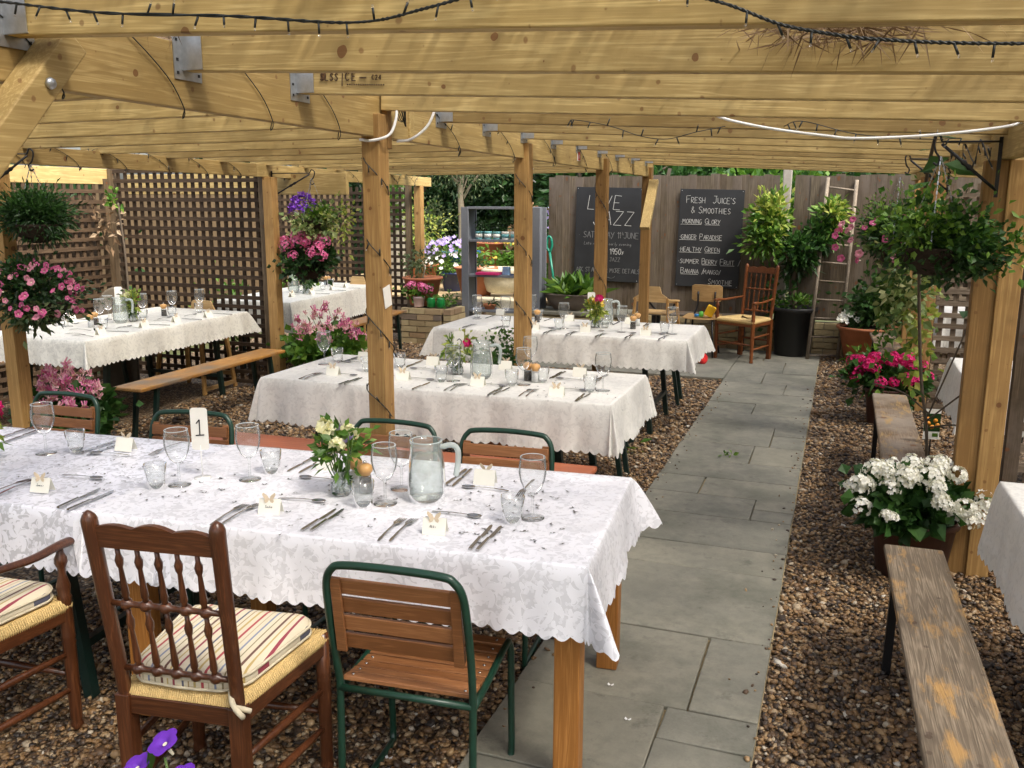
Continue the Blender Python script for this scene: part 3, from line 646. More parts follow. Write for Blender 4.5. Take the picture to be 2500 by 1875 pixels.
# brace with its bolt
br = MB(); br.bar((0, 0, 0), (0, .93, 1.0), .078, .095, (1, 0, 0)); o = br.build('brace', M['pineY'], pg, .005, (CX_+.068, 1.04, 1.19))
MB().lathe([(.014, 0), (.016, .004), (.012, .012), (.001, .014)], 8).build('bolt', M['galv'], pg, 0, (CX_+.117, 1.86, 2.07), (0, R(90), 0))
bb = MB(); bb.bar((0, 0, 0), (0, -.42, -.5), .05, .1, (1, 0, 0)); bb.build('brace', M['pineY'], pg, .004, (CX_+.08, 9.93, 1.995))
# joists of the right bay fall away from the centre beam, those of the left bay lie nearly level
JY = [1.85+.66*k for k in range(13)]+[10.18, 1.19, .53, -.13, -.79]  # nearest ones are out of frame, added to dim the front light
hg = MB(); hg.box((.0015, 0, .02), (.003, .13, .16)); hg.box((.04, .027, .035), (.08, .0025, .13)); hg.box((.04, -.027, .035), (.08, .0025, .13)); hg.box((.04, 0, -.0295), (.08, .056, .003))
for dy in (-.05, .05):
    for dz in (-.04, 0, .06): hg.box((.0035, dy, dz), (.003, .009, .009), mi=1)
HG = hg.mesh('joist_hanger', [M['galv'], M['ink']])
for k, y in enumerate(JY):
    yy = y+.006*math.sin(k*2.3); r = .0445; x0, x1 = CX_+.03, RX+.2
    z0 = 2.185-.001*k; z1 = z0-r*(x1-x0)
    timber('joist', ((x0+x1)/2, yy, (z0+z1)/2+.0725), (math.hypot(x1-x0, z1-z0), .047, .145), 'X', rot=(0, math.atan2(z0-z1, x1-x0), 0))
    x0, x1 = LX-.15, CX_-.032; z0, z1 = 2.1-.003*(y-3), 2.122-.003*(y-3)
    timber('joist', ((x0+x1)/2, yy+.05, (z0+z1)/2+.0725), (x1-x0, .047, .145), 'X', rot=(0, math.atan2(z0-z1, x1-x0), 0))
    if k % 2: timber('joist', ((RX+3.4)/2, yy-.06, 2.05), (3.4-RX, .047, .145), 'X', rot=(0, R(2.5), 0))  # unseen roof over the right booths, added to block the sun
    if k not in (3, 13): inst('joist_hanger', HG, pg, (CX_+.0195, yy, 2.218-.001*k))
# brushwood screening laid over the joists: many thin stalks with gaps between them
def brush():
    rg = np.random.default_rng(11); V = []; F = []; b = 0
    n = 1150; xs = np.concatenate([np.linspace(LX-.2, 3.4, n//2)]*2)+rg.normal(0, .004, n)
    for x in xs:
        y = -1.6
        while y < 10.3:
            L = rg.uniform(2., 4.); y1 = min(10.32, y+L); dx = rg.normal(0, .012); w = rg.uniform(.0016, .003)
            zt = lambda xx: (2.345-.0445*(xx-CX_) if xx > CX_ else 2.27+.009*(xx-CX_))+rg.uniform(0, .03)
            z0, z1 = zt(x), zt(x+dx)
            V += [(x-w, y, z0), (x+w, y, z0), (x, y, z0+2*w), (x+dx-w, y1, z1), (x+dx+w, y1, z1), (x+dx, y1, z1+2*w)]
            F += [(b, b+1, b+4, b+3), (b+1, b+2, b+5, b+4), (b+2, b, b+3, b+5)]; b += 6; y = y1-rg.uniform(.05, .2) if y1 < 10.3 else 11
    o = inst('brushwood_screen', np_mesh('brushwood_screen', V, F, M['straw']), pg); o['kind'] = 'stuff'
    # loose twigs drooping through near the camera
    P = []; D = []
    for cx, cy, cz, m in ((-.1, 2.25, 2.185, 330), (.03, 2.25, 2.17, 220), (-.02, 2.35, 2.2, 200), (-1.92, 2.3, 2.33, 160), (-1.75, 2.1, 2.325, 90)):
        for _ in range(m):
            P.append((cx+rg.normal(0, .075), cy+rg.normal(0, .12), cz+rg.normal(0, .012))); D.append((rg.normal(0, 1), rg.normal(0, .5), -.22+rg.normal(0, .25)))
    V, F = leaf_arrays(np.array(P), np.array(D), .09, rg, .045)
    o = inst('loose_twigs', np_mesh('loose_twigs', V, F, M['straw']), pg); o['kind'] = 'stuff'
brush()
# grade stamp on the third joist, and the marks of a small sign
mb = MB(); e = write(mb, 'SLSS', -.0, 0, .026, .004, .8, .01); write(mb, '|', e-.004, -.01, .034, .0025); write(mb, 'CE', e+.012, 0, .03, .004, .95, 0); write(mb, 'C24', e+.125, .004, .017, .003, .85, .01)
for k in range(5): mb.box((e+.085+.006*k-.01, -.001, .011), (.0045, .0016, .006))
for k in range(17): mb.box((e+.022+.0095*k, -.001, -.014), (.006, .0016, .005))
o = mb.build('grade_stamp', M['stamp'], pg, 0, (CX_+.13, 3.1385, 2.228), (0, R(2.55), 0))

# =================================================================== TRELLIS PANELS
def trellis(name, label, w, h, loc, rz, mats, pitch=.0905, sw=.036, group='lattice trellis panels'):
    t = thing('trellis_panel', label, 'trellis', loc, rz, group)
    hm = MB().box((0, 0, 0), (w, .014, sw)).mesh('lattice_slat', M[mats+'X']); vm = MB().box((0, 0, 0), (sw, .014, h)).mesh('lattice_slat', M[mats+'Z'])
    n = int(h/pitch)
    for i in range(n+1): inst('lattice_slat', hm, t, (w/2, -.0075, .04+i*pitch+rng.uniform(-.004, .004)), (0, rng.uniform(-.003, .003), 0))
    for i in range(int(w/pitch)): inst('lattice_slat', vm, t, (.05+i*pitch+rng.uniform(-.003, .003), .0075, h/2+.03))
    for x in (-.03, w+.03): inst('end_post', MB().box((0, 0, 0), (.062, .07, h+.12)).mesh('end_post', M['fence' if mats == 'greylattice' else 'oldpineZ']), t, (x, .02, h/2+.02))
    return t
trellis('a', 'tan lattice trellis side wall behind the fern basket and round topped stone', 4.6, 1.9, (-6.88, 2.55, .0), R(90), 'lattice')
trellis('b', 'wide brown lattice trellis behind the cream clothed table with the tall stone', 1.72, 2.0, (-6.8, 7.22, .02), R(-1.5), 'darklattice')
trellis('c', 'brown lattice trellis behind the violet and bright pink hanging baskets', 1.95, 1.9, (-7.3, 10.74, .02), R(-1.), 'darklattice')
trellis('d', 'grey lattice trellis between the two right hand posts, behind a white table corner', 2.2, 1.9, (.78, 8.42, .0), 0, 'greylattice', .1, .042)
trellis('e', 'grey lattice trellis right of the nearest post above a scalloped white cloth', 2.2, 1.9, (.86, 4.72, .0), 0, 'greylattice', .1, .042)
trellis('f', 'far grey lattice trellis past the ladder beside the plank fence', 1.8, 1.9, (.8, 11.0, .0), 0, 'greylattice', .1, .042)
sf = thing('dark_backing', 'dark backing boards added behind the tan side trellis to darken its holes', 'fence', (-7.22, 2.3, 0))
for i in range(36): MB().box((0, 0, 0), (.018, .136, 1.8)).build('fence_board', M['darklatticeZ'], sf, 0, (rng.uniform(-.004, .004), .07+.14*i, .92))  # added dark backing so the trellis holes look shaded
t = thing('rail', 'bright pine top rail above the tan side trellis', 'rail', (-6.9, 4.9, 2.0)); MB().box((0, 0, 0), (.05, 4.9, .15)).build('board', M['pineY'], t, .004)
t = thing('rail', 'pine rail seen glowing through the top holes of the wide trellis', 'rail', (-5.7, 7.6, 1.93)); MB().box((0, 0, 0), (2.6, .05, .2)).build('board', M['pineX'], t, .004)

# =================================================================== BRICK WALLS
BK = MB().box((0, 0, 0), (.212, .1, .066)).mesh('brick', M['brick']); BKS = MB().box((0, 0, 0), (.1, .1, .066)).mesh('brick', M['brick'])
def brickrun(parent, p, ang, L, courses, z0=.0):
    d = Vector((math.cos(ang), math.sin(ang), 0))
    for c in range(courses):
        x = .106 if c % 2 == 0 else .05; first = c % 2
        while x < L-.04:
            short = first and x < .06 or x+.106 > L+.01
            me = BKS if short else BK; q = Vector(p)+d*(x if not short else x if x < .06 else min(x-.056, L-.05))
            b = inst('brick', me, parent, (q.x, q.y, z0+.036+c*.076), (rng.uniform(-.01, .01), rng.uniform(-.008, .008), ang+rng.uniform(-.012, .012)))
            b.location += Vector((-d.y, d.x, 0))*rng.uniform(-.004, .004); x += (.056 if short and x < .06 else .112)+.111; first = False
            if first is False and c % 2 and x < .2: x = .217
fw = thing('brick_wall', 'low mossy brick wall along the foot of the plank fence', 'wall')
MB().box((-.75, 11.245, .19), (5.9, .08, .38)).build('mortar', M['mortar'], fw)
brickrun(fw, (-3.7, 11.205, 0), 0, 5.85, 5)
# raised ledge left of the high chair, carrying the lily trough
lw = thing('brick_ledge', 'low brick ledge under the trough of broad green leaves', 'ledge')
MB().box((-3.05, 10.86, .2), (1.3, .5, .4)).build('mortar', M['mortar'], lw)
brickrun(lw, (-3.71, 10.6, 0), 0, 1.3, 5)
for i in range(3): MB().box((0, 0, 0), (.44, .55, .04)).build('coping_slab', M['flag'], lw, .004, (-3.48+.435*i, 10.85, .42+.002*i))
# planter of stock bricks
bp = thing('brick_planter', 'yellow stock brick planter with green jars and a pink geranium on top', 'planter')
MB().box((-4.885, 10.76, .2), (.57, .98, .4)).build('mortar', M['mortar'], bp); MB().box((-4.87, 10.74, .425), (.42, .8, .02)).build('soil', M['soil'], bp)
brickrun(bp, (-5.19, 10.24, 0), 0, .62, 6); brickrun(bp, (-4.56, 10.2, 0), R(88), 1.2, 6)
leaf_obj('herbs', 260, (-4.75, 10.7, .47), (.15, .3, .11), .05, M['leafbright'], bp, 4)

# =================================================================== PLANK FENCE WITH POSTS
FB = [MB().add([(-.052, 0, 0), (.052, -.012, 0), (.052, .006, 0), (-.052, .004, 0), (-.052, 0, 1), (.052, -.012, 1), (.052, .006, 1), (-.052, .004, 1)], [(3,2,1,0),(4,5,6,7),(0,1,5,4),(1,2,6,5),(2,3,7,6),(3,0,4,7)]).mesh('fence_board', M['fence'])]
def fence(label, x0, x1, y, z0, z1):
    f = thing('plank_fence', label, 'fence', (0, 0, 0), 0, 'plank fence panels'); x = x0
    while x < x1:
        inst('fence_board', FB[0], f, (x+.046, y+rng.uniform(-.002, .002), z0+rng.uniform(-.006, .006)), (rng.uniform(-.006, .006), rng.uniform(-.004, .004), 0), (1, 1, z1-z0+rng.uniform(-.012, .012))); x += .088
    for z in (z0+.25, z1-.25): MB().box(((x0+x1)/2, y+.03, z), (x1-x0, .05, .07)).build('rail', M['fence'], f)
    return f
fence('weathered vertical plank fence with two chalked blackboards', -3.56, -.80, 11.2, .4, 2.085)
fence('darker vertical plank fence behind the leaning ladder', -.56, 2.6, 11.2, .4, 2.075)
for x in (-.66,):
    t = thing('fence_post', 'grey concrete fence post standing between the two plank panels', 'post', (x, 11.24, 0)); MB().box((0, 0, 1.11), (.1, .1, 2.22)).build('shaft', plain('concrete', (.3, .27, .23), .9, 0, .2, 30, .3), t, .01)
t = thing('fence_post', 'short tilted stake above the fence near the left blackboard', 'post', (-2.2, 11.45, 1.5)); MB().bar((0, 0, 0), (.12, 0, .68), .04, .03).build('shaft', M['fence'], t)
# wall and dark screen beyond the left booths
t = thing('boundary_wall', 'sunlit tan garden wall glimpsed through the wide trellis', 'wall', (-8.4, 10.9, 0)); MB().box((0, 0, 1.0), (.2, 7., 2.0)).build('masonry', plain('tan_render', (.11, .072, .034), .9, 0, .35, 9, .3), t)

# =================================================================== TABLES, CLOTHS, BENCHES
T1R = R(4.5); ux, uy = math.cos(T1R), math.sin(T1R)
def t1(d, back=0.):      # point on the axis of the front table, d metres left of its right end
    return (-.655-d*ux-back*uy, 2.765-d*uy+back*ux)
TZ = .755
def beer_table(label, L, W, loc, rz, top='orange'):
    t = thing('trestle_table', label, 'table', loc, rz, 'folding trestle tables under cloths')
    MB().box((0, 0, TZ-.018), (L, W, .03)).build('table_top', M[top], t, .006)
    for sx in (-1, 1):
        for sy in (-1, 1):
            MB().bar((sx*(L/2-.22), sy*(W/2-.08), 0), (sx*(L/2-.3), sy*(W/2-.08), TZ-.036), .038, .038, (1, 0, 0)).build('leg', M['blackgreen'], t)
        MB().bar((sx*(L/2-.24), -W/2+.08, .2), (sx*(L/2-.24), W/2-.08, .2), .03, .03).build('cross_bar', M['blackgreen'], t)
    return t
ot = thing('wooden_table', 'chunky oiled oak table with square legs under the white damask cloth', 'table', (*t1(.8), 0), T1R)
MB().box((0, 0, TZ-.022), (1.58, .84, .035)).build('table_top', M['oakX'], ot, .004)
for sx in (-1, 1):
    for sy in (-1, 1): MB().box((sx*.745, sy*.375, TZ/2-.008), (.078, .078, TZ-.064)).build('leg', M['oak'], ot, .004)
for sy in (-1, 1): MB().box((0, sy*.37, TZ-.09), (1.4, .025, .09)).build('apron', M['oakX'], ot)
beer_table('folding trestle table with black legs under the left damask cloth', 2.0, .8, (*t1(2.62), 0), T1R)
beer_table('folding trestle table numbered two under a pale grey white cloth', 2.02, .8, (-2.1, 4.81, 0), 0)
beer_table('folding trestle table under the far white cloth near the high chair', 1.96, .84, (-2.07, 7.12, 0), 0, 'honey')
beer_table('folding trestle table under the cream cloth beside the tan trellis', 1.86, .95, (-5.68, 6.03, 0), R(90), 'honey')
beer_table('folding trestle table behind the wide trellis under a sunlit white cloth', 2.1, .8, (-5.72, 8.85, 0), R(94), 'honey')
beer_table('folding trestle table on the right behind the small fruit picture label', 1.9, .85, (1.72, 6.1, 0), R(0))
beer_table('folding trestle table at the right edge beside the nearest bench', 1.9, .95, (1.62, 3.15, 0), R(2))
beer_table('trestle table far behind the right hand lattice under a white cloth', 1.6, .8, (1.9, 9.6, 0), R(0))
def cloth(label, L, W, drop, mat, loc, rz, z=TZ+.006, **k):
    o = cloth_obj(L, W, drop, M[mat], **k); o.location = (*loc, z); o.rotation_euler = (0, 0, rz)
    return tag(o, label, 'tablecloth', 'scalloped tablecloths')
cloth('shiny white damask cloth overlapping another under the number one card, on the front table', 2.4, .872, .2, 'damask_blue', t1(2.5), T1R, TZ+.002, sides=(1, 0, 1, 1), seed=2)
cloth('white damask cloth with scalloped hem on the oak legged front table', 1.69, .88, .205, 'damask', t1(.84), T1R, TZ+.006, sides=(1, 1, 1, 0), seed=5, flare=.13)
cloth('pale grey white cloth on the middle table numbered two', 2.1, .87, .25, 'cloth', (-2.1, 4.805), 0, seed=9, flare=.06, wave=.012)
cloth('bright white cloth with a folded back corner on the far table near the blackboards', 2.06, .91, .22, 'cloth', (-2.07, 7.12), 0, seed=11, flare=.1)
cloth('cream patterned cloth on the left table below the pink petunia basket', 1.94, 1.04, .19, 'creamcloth', (-5.68, 6.03), R(90), seed=14, flare=.1)
cloth('sunlit white cloth behind the post with the bright pink basket', 2.2, .86, .3, 'creamcloth', (-5.72, 8.85), R(94), seed=17, flare=.1)
cloth('white cloth corner behind the bare young vine at right', 2.1, .95, .28, 'cloth', (1.78, 6.1), 0, seed=21, flare=.06)
cloth('white scalloped cloth corner at the right edge of the picture', 2.1, 1.05, .28, 'cloth', (1.68, 3.15), R(2), seed=24, flare=.03)
cloth('white cloth showing through the far right lattice holes', 1.9, .9, .3, 'cloth', (1.9, 9.6), 0, seed=26, flare=.15)

def bench(label, L, Wd, c, rz, mat, leg='blackgreen', h=.475):
    t = thing('bench', label, 'bench', (*c, 0), rz, 'folding plank benches')
    MB().box((0, 0, h-.014), (L, Wd, .028)).build('seat_plank', M[mat], t, .008)
    for sx in (-1, 1):
        x0, x1 = sx*(L/2-.13), sx*(L/2-.2)
        for sy in (-1, 1): MB().bar((x0, sy*(Wd/2-.035), 0), (x1, sy*(Wd/2-.035), h-.03), .03, .03, (1, 0, 0)).build('leg', M[leg], t)
        MB().bar((x1, -Wd/2+.03, h-.04), (x1, Wd/2-.03, h-.04), .03, .02).build('cross_bar', M[leg], t)
        MB().tube([(x1*.98, 0, h-.05), (sx*(L/2-.5), 0, h-.035)], .008, 6).build('stay', M[leg], t)
    return t
bench('grey weathered plank bench with worn orange patches, nearest at right', 1.86, .212, (.362, 2.69), R(91.4), 'greyplank', 'black')
bench('pale worn plank bench between the white and the magenta geranium pots', 1.78, .222, (.378, 5.75), R(90), 'paleplank', 'black')
bench('farthest worn plank bench on the right behind the magenta geraniums', 1.65, .225, (.46, 9.0), R(92), 'paleplank', 'black')
bench('honey coloured bench with worn varnish in front of the cream clothed table', 1.82, .25, (-4.7, 5.84), R(91.), 'honey')
bench('varnished bench against the tan trellis behind the cream clothed table', 1.8, .25, (-6.4, 5.9), R(90), 'honey')
bench('sunlit honey bench in front of the table behind the trellis', 1.9, .24, (-4.97, 8.85), R(94), 'honey')
bench('orange lacquered bench behind the green chairs of the front table', 2.25, .26, (-2.2, 4.08), R(1.5), 'orange')
bench('orange lacquered bench between the middle and far tables', 1.9, .25, (-2.06, 5.58), R(0), 'orange')
bench('honey coloured bench before the far white table', 1.9, .25, (-2.2, 6.36), R(0), 'honey')
bench('plank bench on the far side of the far white table', 1.9, .25, (-2.1, 7.95), R(0), 'honey')

# =================================================================== CHAIRS
def bentline(pts, k=5): return spline(pts, k)
def green_chair(label):
    t = thing('slatted_chair', label, 'chair', (0, 0, 0), 0, 'green tubular chairs with wooden slats'); r = .0115; w = .2
    bk = [(-w, -.165, .43), (-w-.003, -.19, .56), (-w-.002, -.215, .68), (-w+.004, -.232, .765), (-w+.025, -.24, .805), (-w+.06, -.243, .82), (0, -.247, .826), (w-.06, -.243, .82), (w-.025, -.24, .805), (w-.004, -.232, .765), (w+.002, -.215, .68), (w+.003, -.19, .56), (w, -.165, .43)]
    MB().tube([(-w, -.175, .012)]+[(-w, -.172, .2)]+bentline(bk, 4)+[(w, -.172, .2), (w, -.175, .012)], r, 8).build('back_frame', M['green'], t)
    for s in (-1, 1):
        MB().tube(bentline([(s*w, -.165, .405), (s*w, 0, .415), (s*w, .17, .43), (s*w, .2, .42), (s*(w+.004), .21, .38), (s*(w+.006), .21, .2), (s*(w+.006), .215, .06), (s*(w+.004), .205, .016), (s*w, .17, .011), (s*w, -.15, .011), (s*w, -.175, .014)], 4), r, 8).build('side_frame', M['green'], t)
    for y, z in ((-.168, .412), (.165, .418)): MB().tube([(-w, y, z), (w, y, z)], .0105, 8).build('cross_rail', M['green'], t)
    for i in range(4):
        z = .575+i*.057; y = -.187-.026*(i/3)-.003; MB().box((0, 0, 0), (2*w-.028, .012, .046)).build('back_slat', M['slat'], t, .002, (0, y+.004, z), (R(8), 0, 0))
    for s in (-1, 1): MB().box((0, 0, 0), (.03, .01, .235)).build('back_batten', M['slat'], t, .002, (s*(w-.027), -.212, .66), (R(8), 0, 0))
    for i in range(8):
        u = i/7; y = -.14+u*.31; z = .43-.016*math.sin(u*math.pi)+.004
        MB().box((0, 0, 0), (2*w-.012, .036, .013)).build('seat_slat', M['slat'], t, .002, (0, y, z), (R(-6+12*u), 0, 0))
    sc = MB()
    for i in range(8):
        for s in (-1, 1): sc.lathe([(.005, 0), (.005, .002), (.0001, .003)], 6, (s*(w-.03), -.14+i/7*.31, .441-.016*math.sin(i/7*math.pi)))
    sc.build('screw_heads', M['steel'], t)
    return t
GC = Proto(green_chair('green tubular slatted chair with its back to us at the front table'))
GC.put((-1.08, 2.235, 0), R(4.5))
for (x, y, a), lb in (((-3.59, 3.14, 182), 'green slatted chair facing us in front of the pink columbine pot'), ((-2.71, 3.04, 189), 'green slatted chair facing us behind the number one card'),
   ((-1.79, 3.2, 181), 'green slatted chair facing us behind the vase of cream roses'), ((-1.26, 3.22, 184), 'green slatted chair facing us behind the water jug of the front table')):
    GC.put((x, y, 0), R(a), lb)
VASE = [(0, .6), (.1, .75), (.2, .55), (.35, 1.), (.6, 1.05), (.85, .75), (1, .6)]
def spindle_chair(label, arms=False, mz='chairZ', mx='chairX', wid=.17, front=.225, hgt=1.0):
    t = thing('spindle_chair' if not arms else 'armchair', label, 'chair', (0, 0, 0), 0, 'turned wooden spindle back chairs'); yb, yf = -.2, .21; mat = M[mz]; matx = M[mx]; rk = .07
    for s in (-1, 1):
        mb = MB(); mb.bar((s*wid, yb, 0), (s*wid, yb, .455), .043, .043, (0, 1, 0))
        p0, p1 = Vector((s*wid, yb, .45)), Vector((s*(wid+.012), yb-rk, hgt)); mb.turned(p0, p1, [(0, .0175), (.04, .019), (.5, .02), (.9, .021), (.93, .0215), (.955, .021), (.975, .017), (.99, .01), (1, .003)], 12)
        mb.build('back_post', mat, t, .003)
        f = (s*front, yf, 0); mb = MB(); top = .66 if arms else .47
        pr = [(0, .016), (.01, .021), (.045, .022), (.07, .017), (.085, .02), (.1, .02), (.45, .021), (.52, .022), (.66, .0215), (.68, .0235), (.7, .02), (.72, .0235), (.735, .022), (1., .021)]
        if arms: pr = [(p*.715, r) for p, r in pr]+[(.73, .024), (.745, .019), (.79, .023), (.85, .013), (.885, .013), (.915, .021), (.94, .02), (.965, .012), (1., .011)]
        mb.turned(f, (s*front, yf, top), pr, 12).build('front_leg', mat, t)
        for z in (.16, .29): MB().turned((s*wid, yb, z), (s*front, yf, z-.01), [(0, .008), (.2, .011), (.5, .0135), (.8, .011), (1, .008)], 8).build('stretcher', mat, t)
        MB().bar((s*wid, yb, .425), (s*front, yf, .425), .028, .05).build('seat_rail', M['chairY'] if mz == 'chairZ' else mat, t, .003)
        if arms:
            pts = spline([(s*(wid+.008), yb-.035, .69), (s*(front-.02), yb+.12, .675), (s*(front+.005), .08, .66), (s*(front+.012), yf-.02, .668), (s*(front+.012), yf+.035, .665)], 5); a = MB()
            a.tube(pts, [.013+.007*min(1, i/(len(pts)-4)) for i in range(len(pts))], 10); a.v = [(x, y, .672+(z-.672)*.72) for x, y, z in a.v]; a.build('arm', mat, t)
    MB().bar((-wid, yb, .425), (wid, yb, .425), .028, .055).build('seat_rail', matx, t, .003); MB().bar((-front, yf, .425), (front, yf, .425), .028, .05).build('seat_rail', matx, t, .003)
    MB().turned((-front, yf, .2), (front, yf, .2), [(0, .008), (.5, .014), (1, .008)], 8).build('stretcher', mat, t)
    MB().turned((-wid, yb, .21), (wid, yb, .21), [(0, .008), (.5, .014), (1, .008)], 8).build('stretcher', mat, t)
    # woven rush seat, four woven triangles of strands
    mb = MB(); C = Vector((0, .0, .468)); q = [(-wid-.005, yb+.0, 0), (wid+.005, yb, 0), (front+.012, yf+.012, 0), (-front-.012, yf+.012, 0)]
    for i in range(4):
        a, b = Vector(q[i]), Vector(q[(i+1) % 4]); n = 54
        for j in range(n):
            p = a.lerp(b, (j+.5)/n); d = (C-p); d.z = 0; inw = Vector((-(b-a).y, (b-a).x, 0)).normalized()
            depth = min((j+.5)/n, 1-(j+.5)/n)*2*.17+.012
            mb.tube([p+Vector((0, 0, .432)), p-inw*.008+Vector((0, 0, .452)), p+inw*.004+Vector((0, 0, .474)), p+inw*depth+Vector((0, 0, .47))], (b-a).length/n*.52, 5)
    mb.build('rush_seat', M['rush'], t)
    ln = lambda z: yb-rk*max(0, (z-.45)/(hgt-.45))
    # scalloped crest rail and the two spindle rows
    mb = MB(); n = 24; w2 = wid+.006; z1 = hgt-.1
    prof = [((-w2+2*w2*i/n), z1+.052+.014*abs(math.sin(math.pi*3*i/n))*(1 if n/3 <= i <= 2*n/3 else .75)+.008*math.sin(math.pi*i/n)) for i in range(n+1)]
    for yy in (0, 1): mb.v += [(x, ln(z1)-.008+.016*yy, z1) for x, _ in prof]+[(x, ln(z)-.008+.016*yy, z) for x, z in prof]
    m = n+1
    for i in range(n): mb.f += [[i, i+1, m+i+1, m+i], [2*m+i+1, 2*m+i, 3*m+i, 3*m+i+1], [m+i, m+i+1, 3*m+i+1, 3*m+i], [i+1, i, 2*m+i, 2*m+i+1]]
    mb.f += [[0, m, 3*m, 2*m], [n, 2*m+n, 3*m+n, m+n]]; mb.m = [0]*len(mb.f); mb.sm = [False]*len(mb.f)
    mb.build('crest_rail', matx, t)
    for z, r in ((.735 if hgt < 1.02 else .78, .0125), (.535, .0125)):
        pr = [(0, .008)]
        for i in range(5): u = (i+1)/6; pr += [(u-.045, .0085), (u-.028, r+.002), (u, r+.005), (u+.028, r+.002), (u+.045, .0085)]
        MB().turned((-wid-.004, ln(z), z), (wid+.004, ln(z), z), pr+[(1, .008)], 8).build('back_rail', matx, t)
    zm = .735 if hgt < 1.02 else .78
    for za, zb in ((.545, zm-.012), (zm+.012, hgt-.1)):
        for i in range(5):
            x = -wid+2*wid*(i+1)/6
            MB().turned((x, ln(za), za), (x*1.01, ln(zb), zb), [(0, .009), (.06, .0075), (.1, .0105), (.3, .0085), (.62, .006), (.68, .0095), (.78, .0115), (.88, .0065), (1, .0065)], 8).build('spindle', mat, t)
    return t
c1 = spindle_chair('dark spindle back chair with rush seat and striped cushion, its back to us'); c1.location = (-1.625, 1.985, 0); c1.rotation_euler = (0, 0, R(7.5))
c2 = spindle_chair('dark wooden armchair cut by the left edge, striped cushion on its rush seat', True); c2.location = (-2.565, 1.9, 0); c2.rotation_euler = (0, 0, R(4))
c3 = spindle_chair('reddish wooden armchair with rush seat standing before the citrus tub', True, 'redchairZ', 'redchairZ', .19, .24, 1.06); c3.location = (-.97, 10.42, .022); c3.rotation_euler = (0, 0, R(151))
def cushion(label, loc, rz, ties=True):
    t = thing('seat_cushion', label, 'cushion', loc, rz, 'striped seat cushions'); mb = MB(); nu, nv = 22, 18; V = []; yb, yf = -.2, .215
    def edge(u, v):
        y = yb+(yf-yb)*v; hw = .165+(.222-.165)*v; x = (2*u-1)*hw
        k = .045; 
        for su in (0, 1):
            for sv in (0, 1):
                pass
        return x, y
    P = [[edge(i/nu, j/nv) for i in range(nu+1)] for j in range(nv+1)]
    def hgt(u, v):
        e = min(u, 1-u, v, 1-v); d = min(1, e/.12); return .022*math.sqrt(max(0, 1-(1-d)**2))+.006*math.sin(math.pi*u)*math.sin(math.pi*v)
    for lay in (1, -1):
        for j in range(nv+1):
            for i in range(nu+1):
                u, v = i/nu, j/nv; x, y = P[j][i]; cr = 1-.06*(max(0, abs(2*u-1)-.7)/.3)*(max(0, abs(2*v-1)-.7)/.3)*2
                V.append((x*cr, y*cr+.003*math.sin(9*u), .028+lay*(hgt(u, v)+.011)))
    n1 = (nu+1)*(nv+1); F = []
    idx = lambda l, i, j: l*n1+j*(nu+1)+i
    for j in range(nv):
        for i in range(nu): F += [[idx(0, i, j), idx(0, i+1, j), idx(0, i+1, j+1), idx(0, i, j+1)], [idx(1, i, j+1), idx(1, i+1, j+1), idx(1, i+1, j), idx(1, i, j)]]
    ring = [(i, 0) for i in range(nu)]+[(nu, j) for j in range(nv)]+[(i, nv) for i in range(nu, 0, -1)]+[(0, j) for j in range(nv, 0, -1)]
    for a, b in zip(ring, ring[1:]+ring[:1]): F.append([idx(1, *a), idx(1, *b), idx(0, *b), idx(0, *a)])
    mb.add(V, F, 0, True); mb.build('cushion_body', M['stripe'], t)
    for l in (0, 1): MB().tube([Vector(V[idx(l, *a)])+Vector((0, 0, .002 if l == 0 else -.002)) for a in ring], .0045, 6, closed=True).build('piping', M['cream'], t)
    if ties: MB().tube(spline([(.15, -.2, .02), (.175, -.235, .005), (.2, -.24, -.02), (.19, -.22, -.035), (.175, -.225, -.01), (.205, -.2, -.03)], 5), .008, 6).build('tie', M['cream'], t)
    return t
cushion('cream striped cushion tied to the spindle chair with its back to us', (-1.625, 1.985, .474), R(7.5)); cushion('cream striped cushion on the armchair cut by the left edge', (-2.565, 1.9, .474), R(4), False)
# high chair, school chair and the two stacked child seats by the lattice
def high_chair(label, loc, rz, tilt=0):
    t = thing('high_chair', label, 'high chair', loc, rz, 'wooden high chairs')
    for sx in (-1, 1):
        for sy in (-1, 1): MB().bar((sx*.24, sy*.24, 0), (sx*.19, sy*.17, .68 if sy > 0 else .62), .042, .024, (1, 0, 0)).build('leg', M['plyZ'], t, .004)
        MB().bar((sx*.195, -.2, .62), (sx*.195, .19, .66), .045, .024).build('arm', M['ply'], t, .006)
        MB().bar((sx*.235, -.235, .05), (sx*.235, .235, .05), .03, .035).build('foot_rail', M['ply'], t, .003)
    MB().bar((-.24, .235, .13), (.24, .235, .13), .022, .04).build('cross_rail', M['ply'], t, .003)
    MB().box((0, .0, .5), (.36, .34, .018)).build('seat', M['ply'], t, .004)
    mb = MB(); pf = [(-.19, 0), (.19, 0), (.185, .06), (.12, .1), (.095, .17), (.085, .18), (-.085, .18), (-.095, .17), (-.12, .1), (-.185, .06)]; n = len(pf)
    mb.add([(x, -.009, z) for x, z in pf]+[(x, .009, z) for x, z in pf], [tuple(range(n)), tuple(range(n, 2*n))[::-1]]+[(i, (i+1) % n, n+(i+1) % n, n+i)[::-1] for i in range(n)])
    mb.build('backrest', M['ply'], t, 0, (0, .18, .63), (R(6), 0, 0))
    MB().bar((-.19, -.19, .6), (.19, -.19, .6), .03, .02).build('front_bar', M['ply'], t, .004)
    return t
h = high_chair('blond wooden high chair with black strap below the left blackboard', (-1.98, 10.35, .022), R(172))
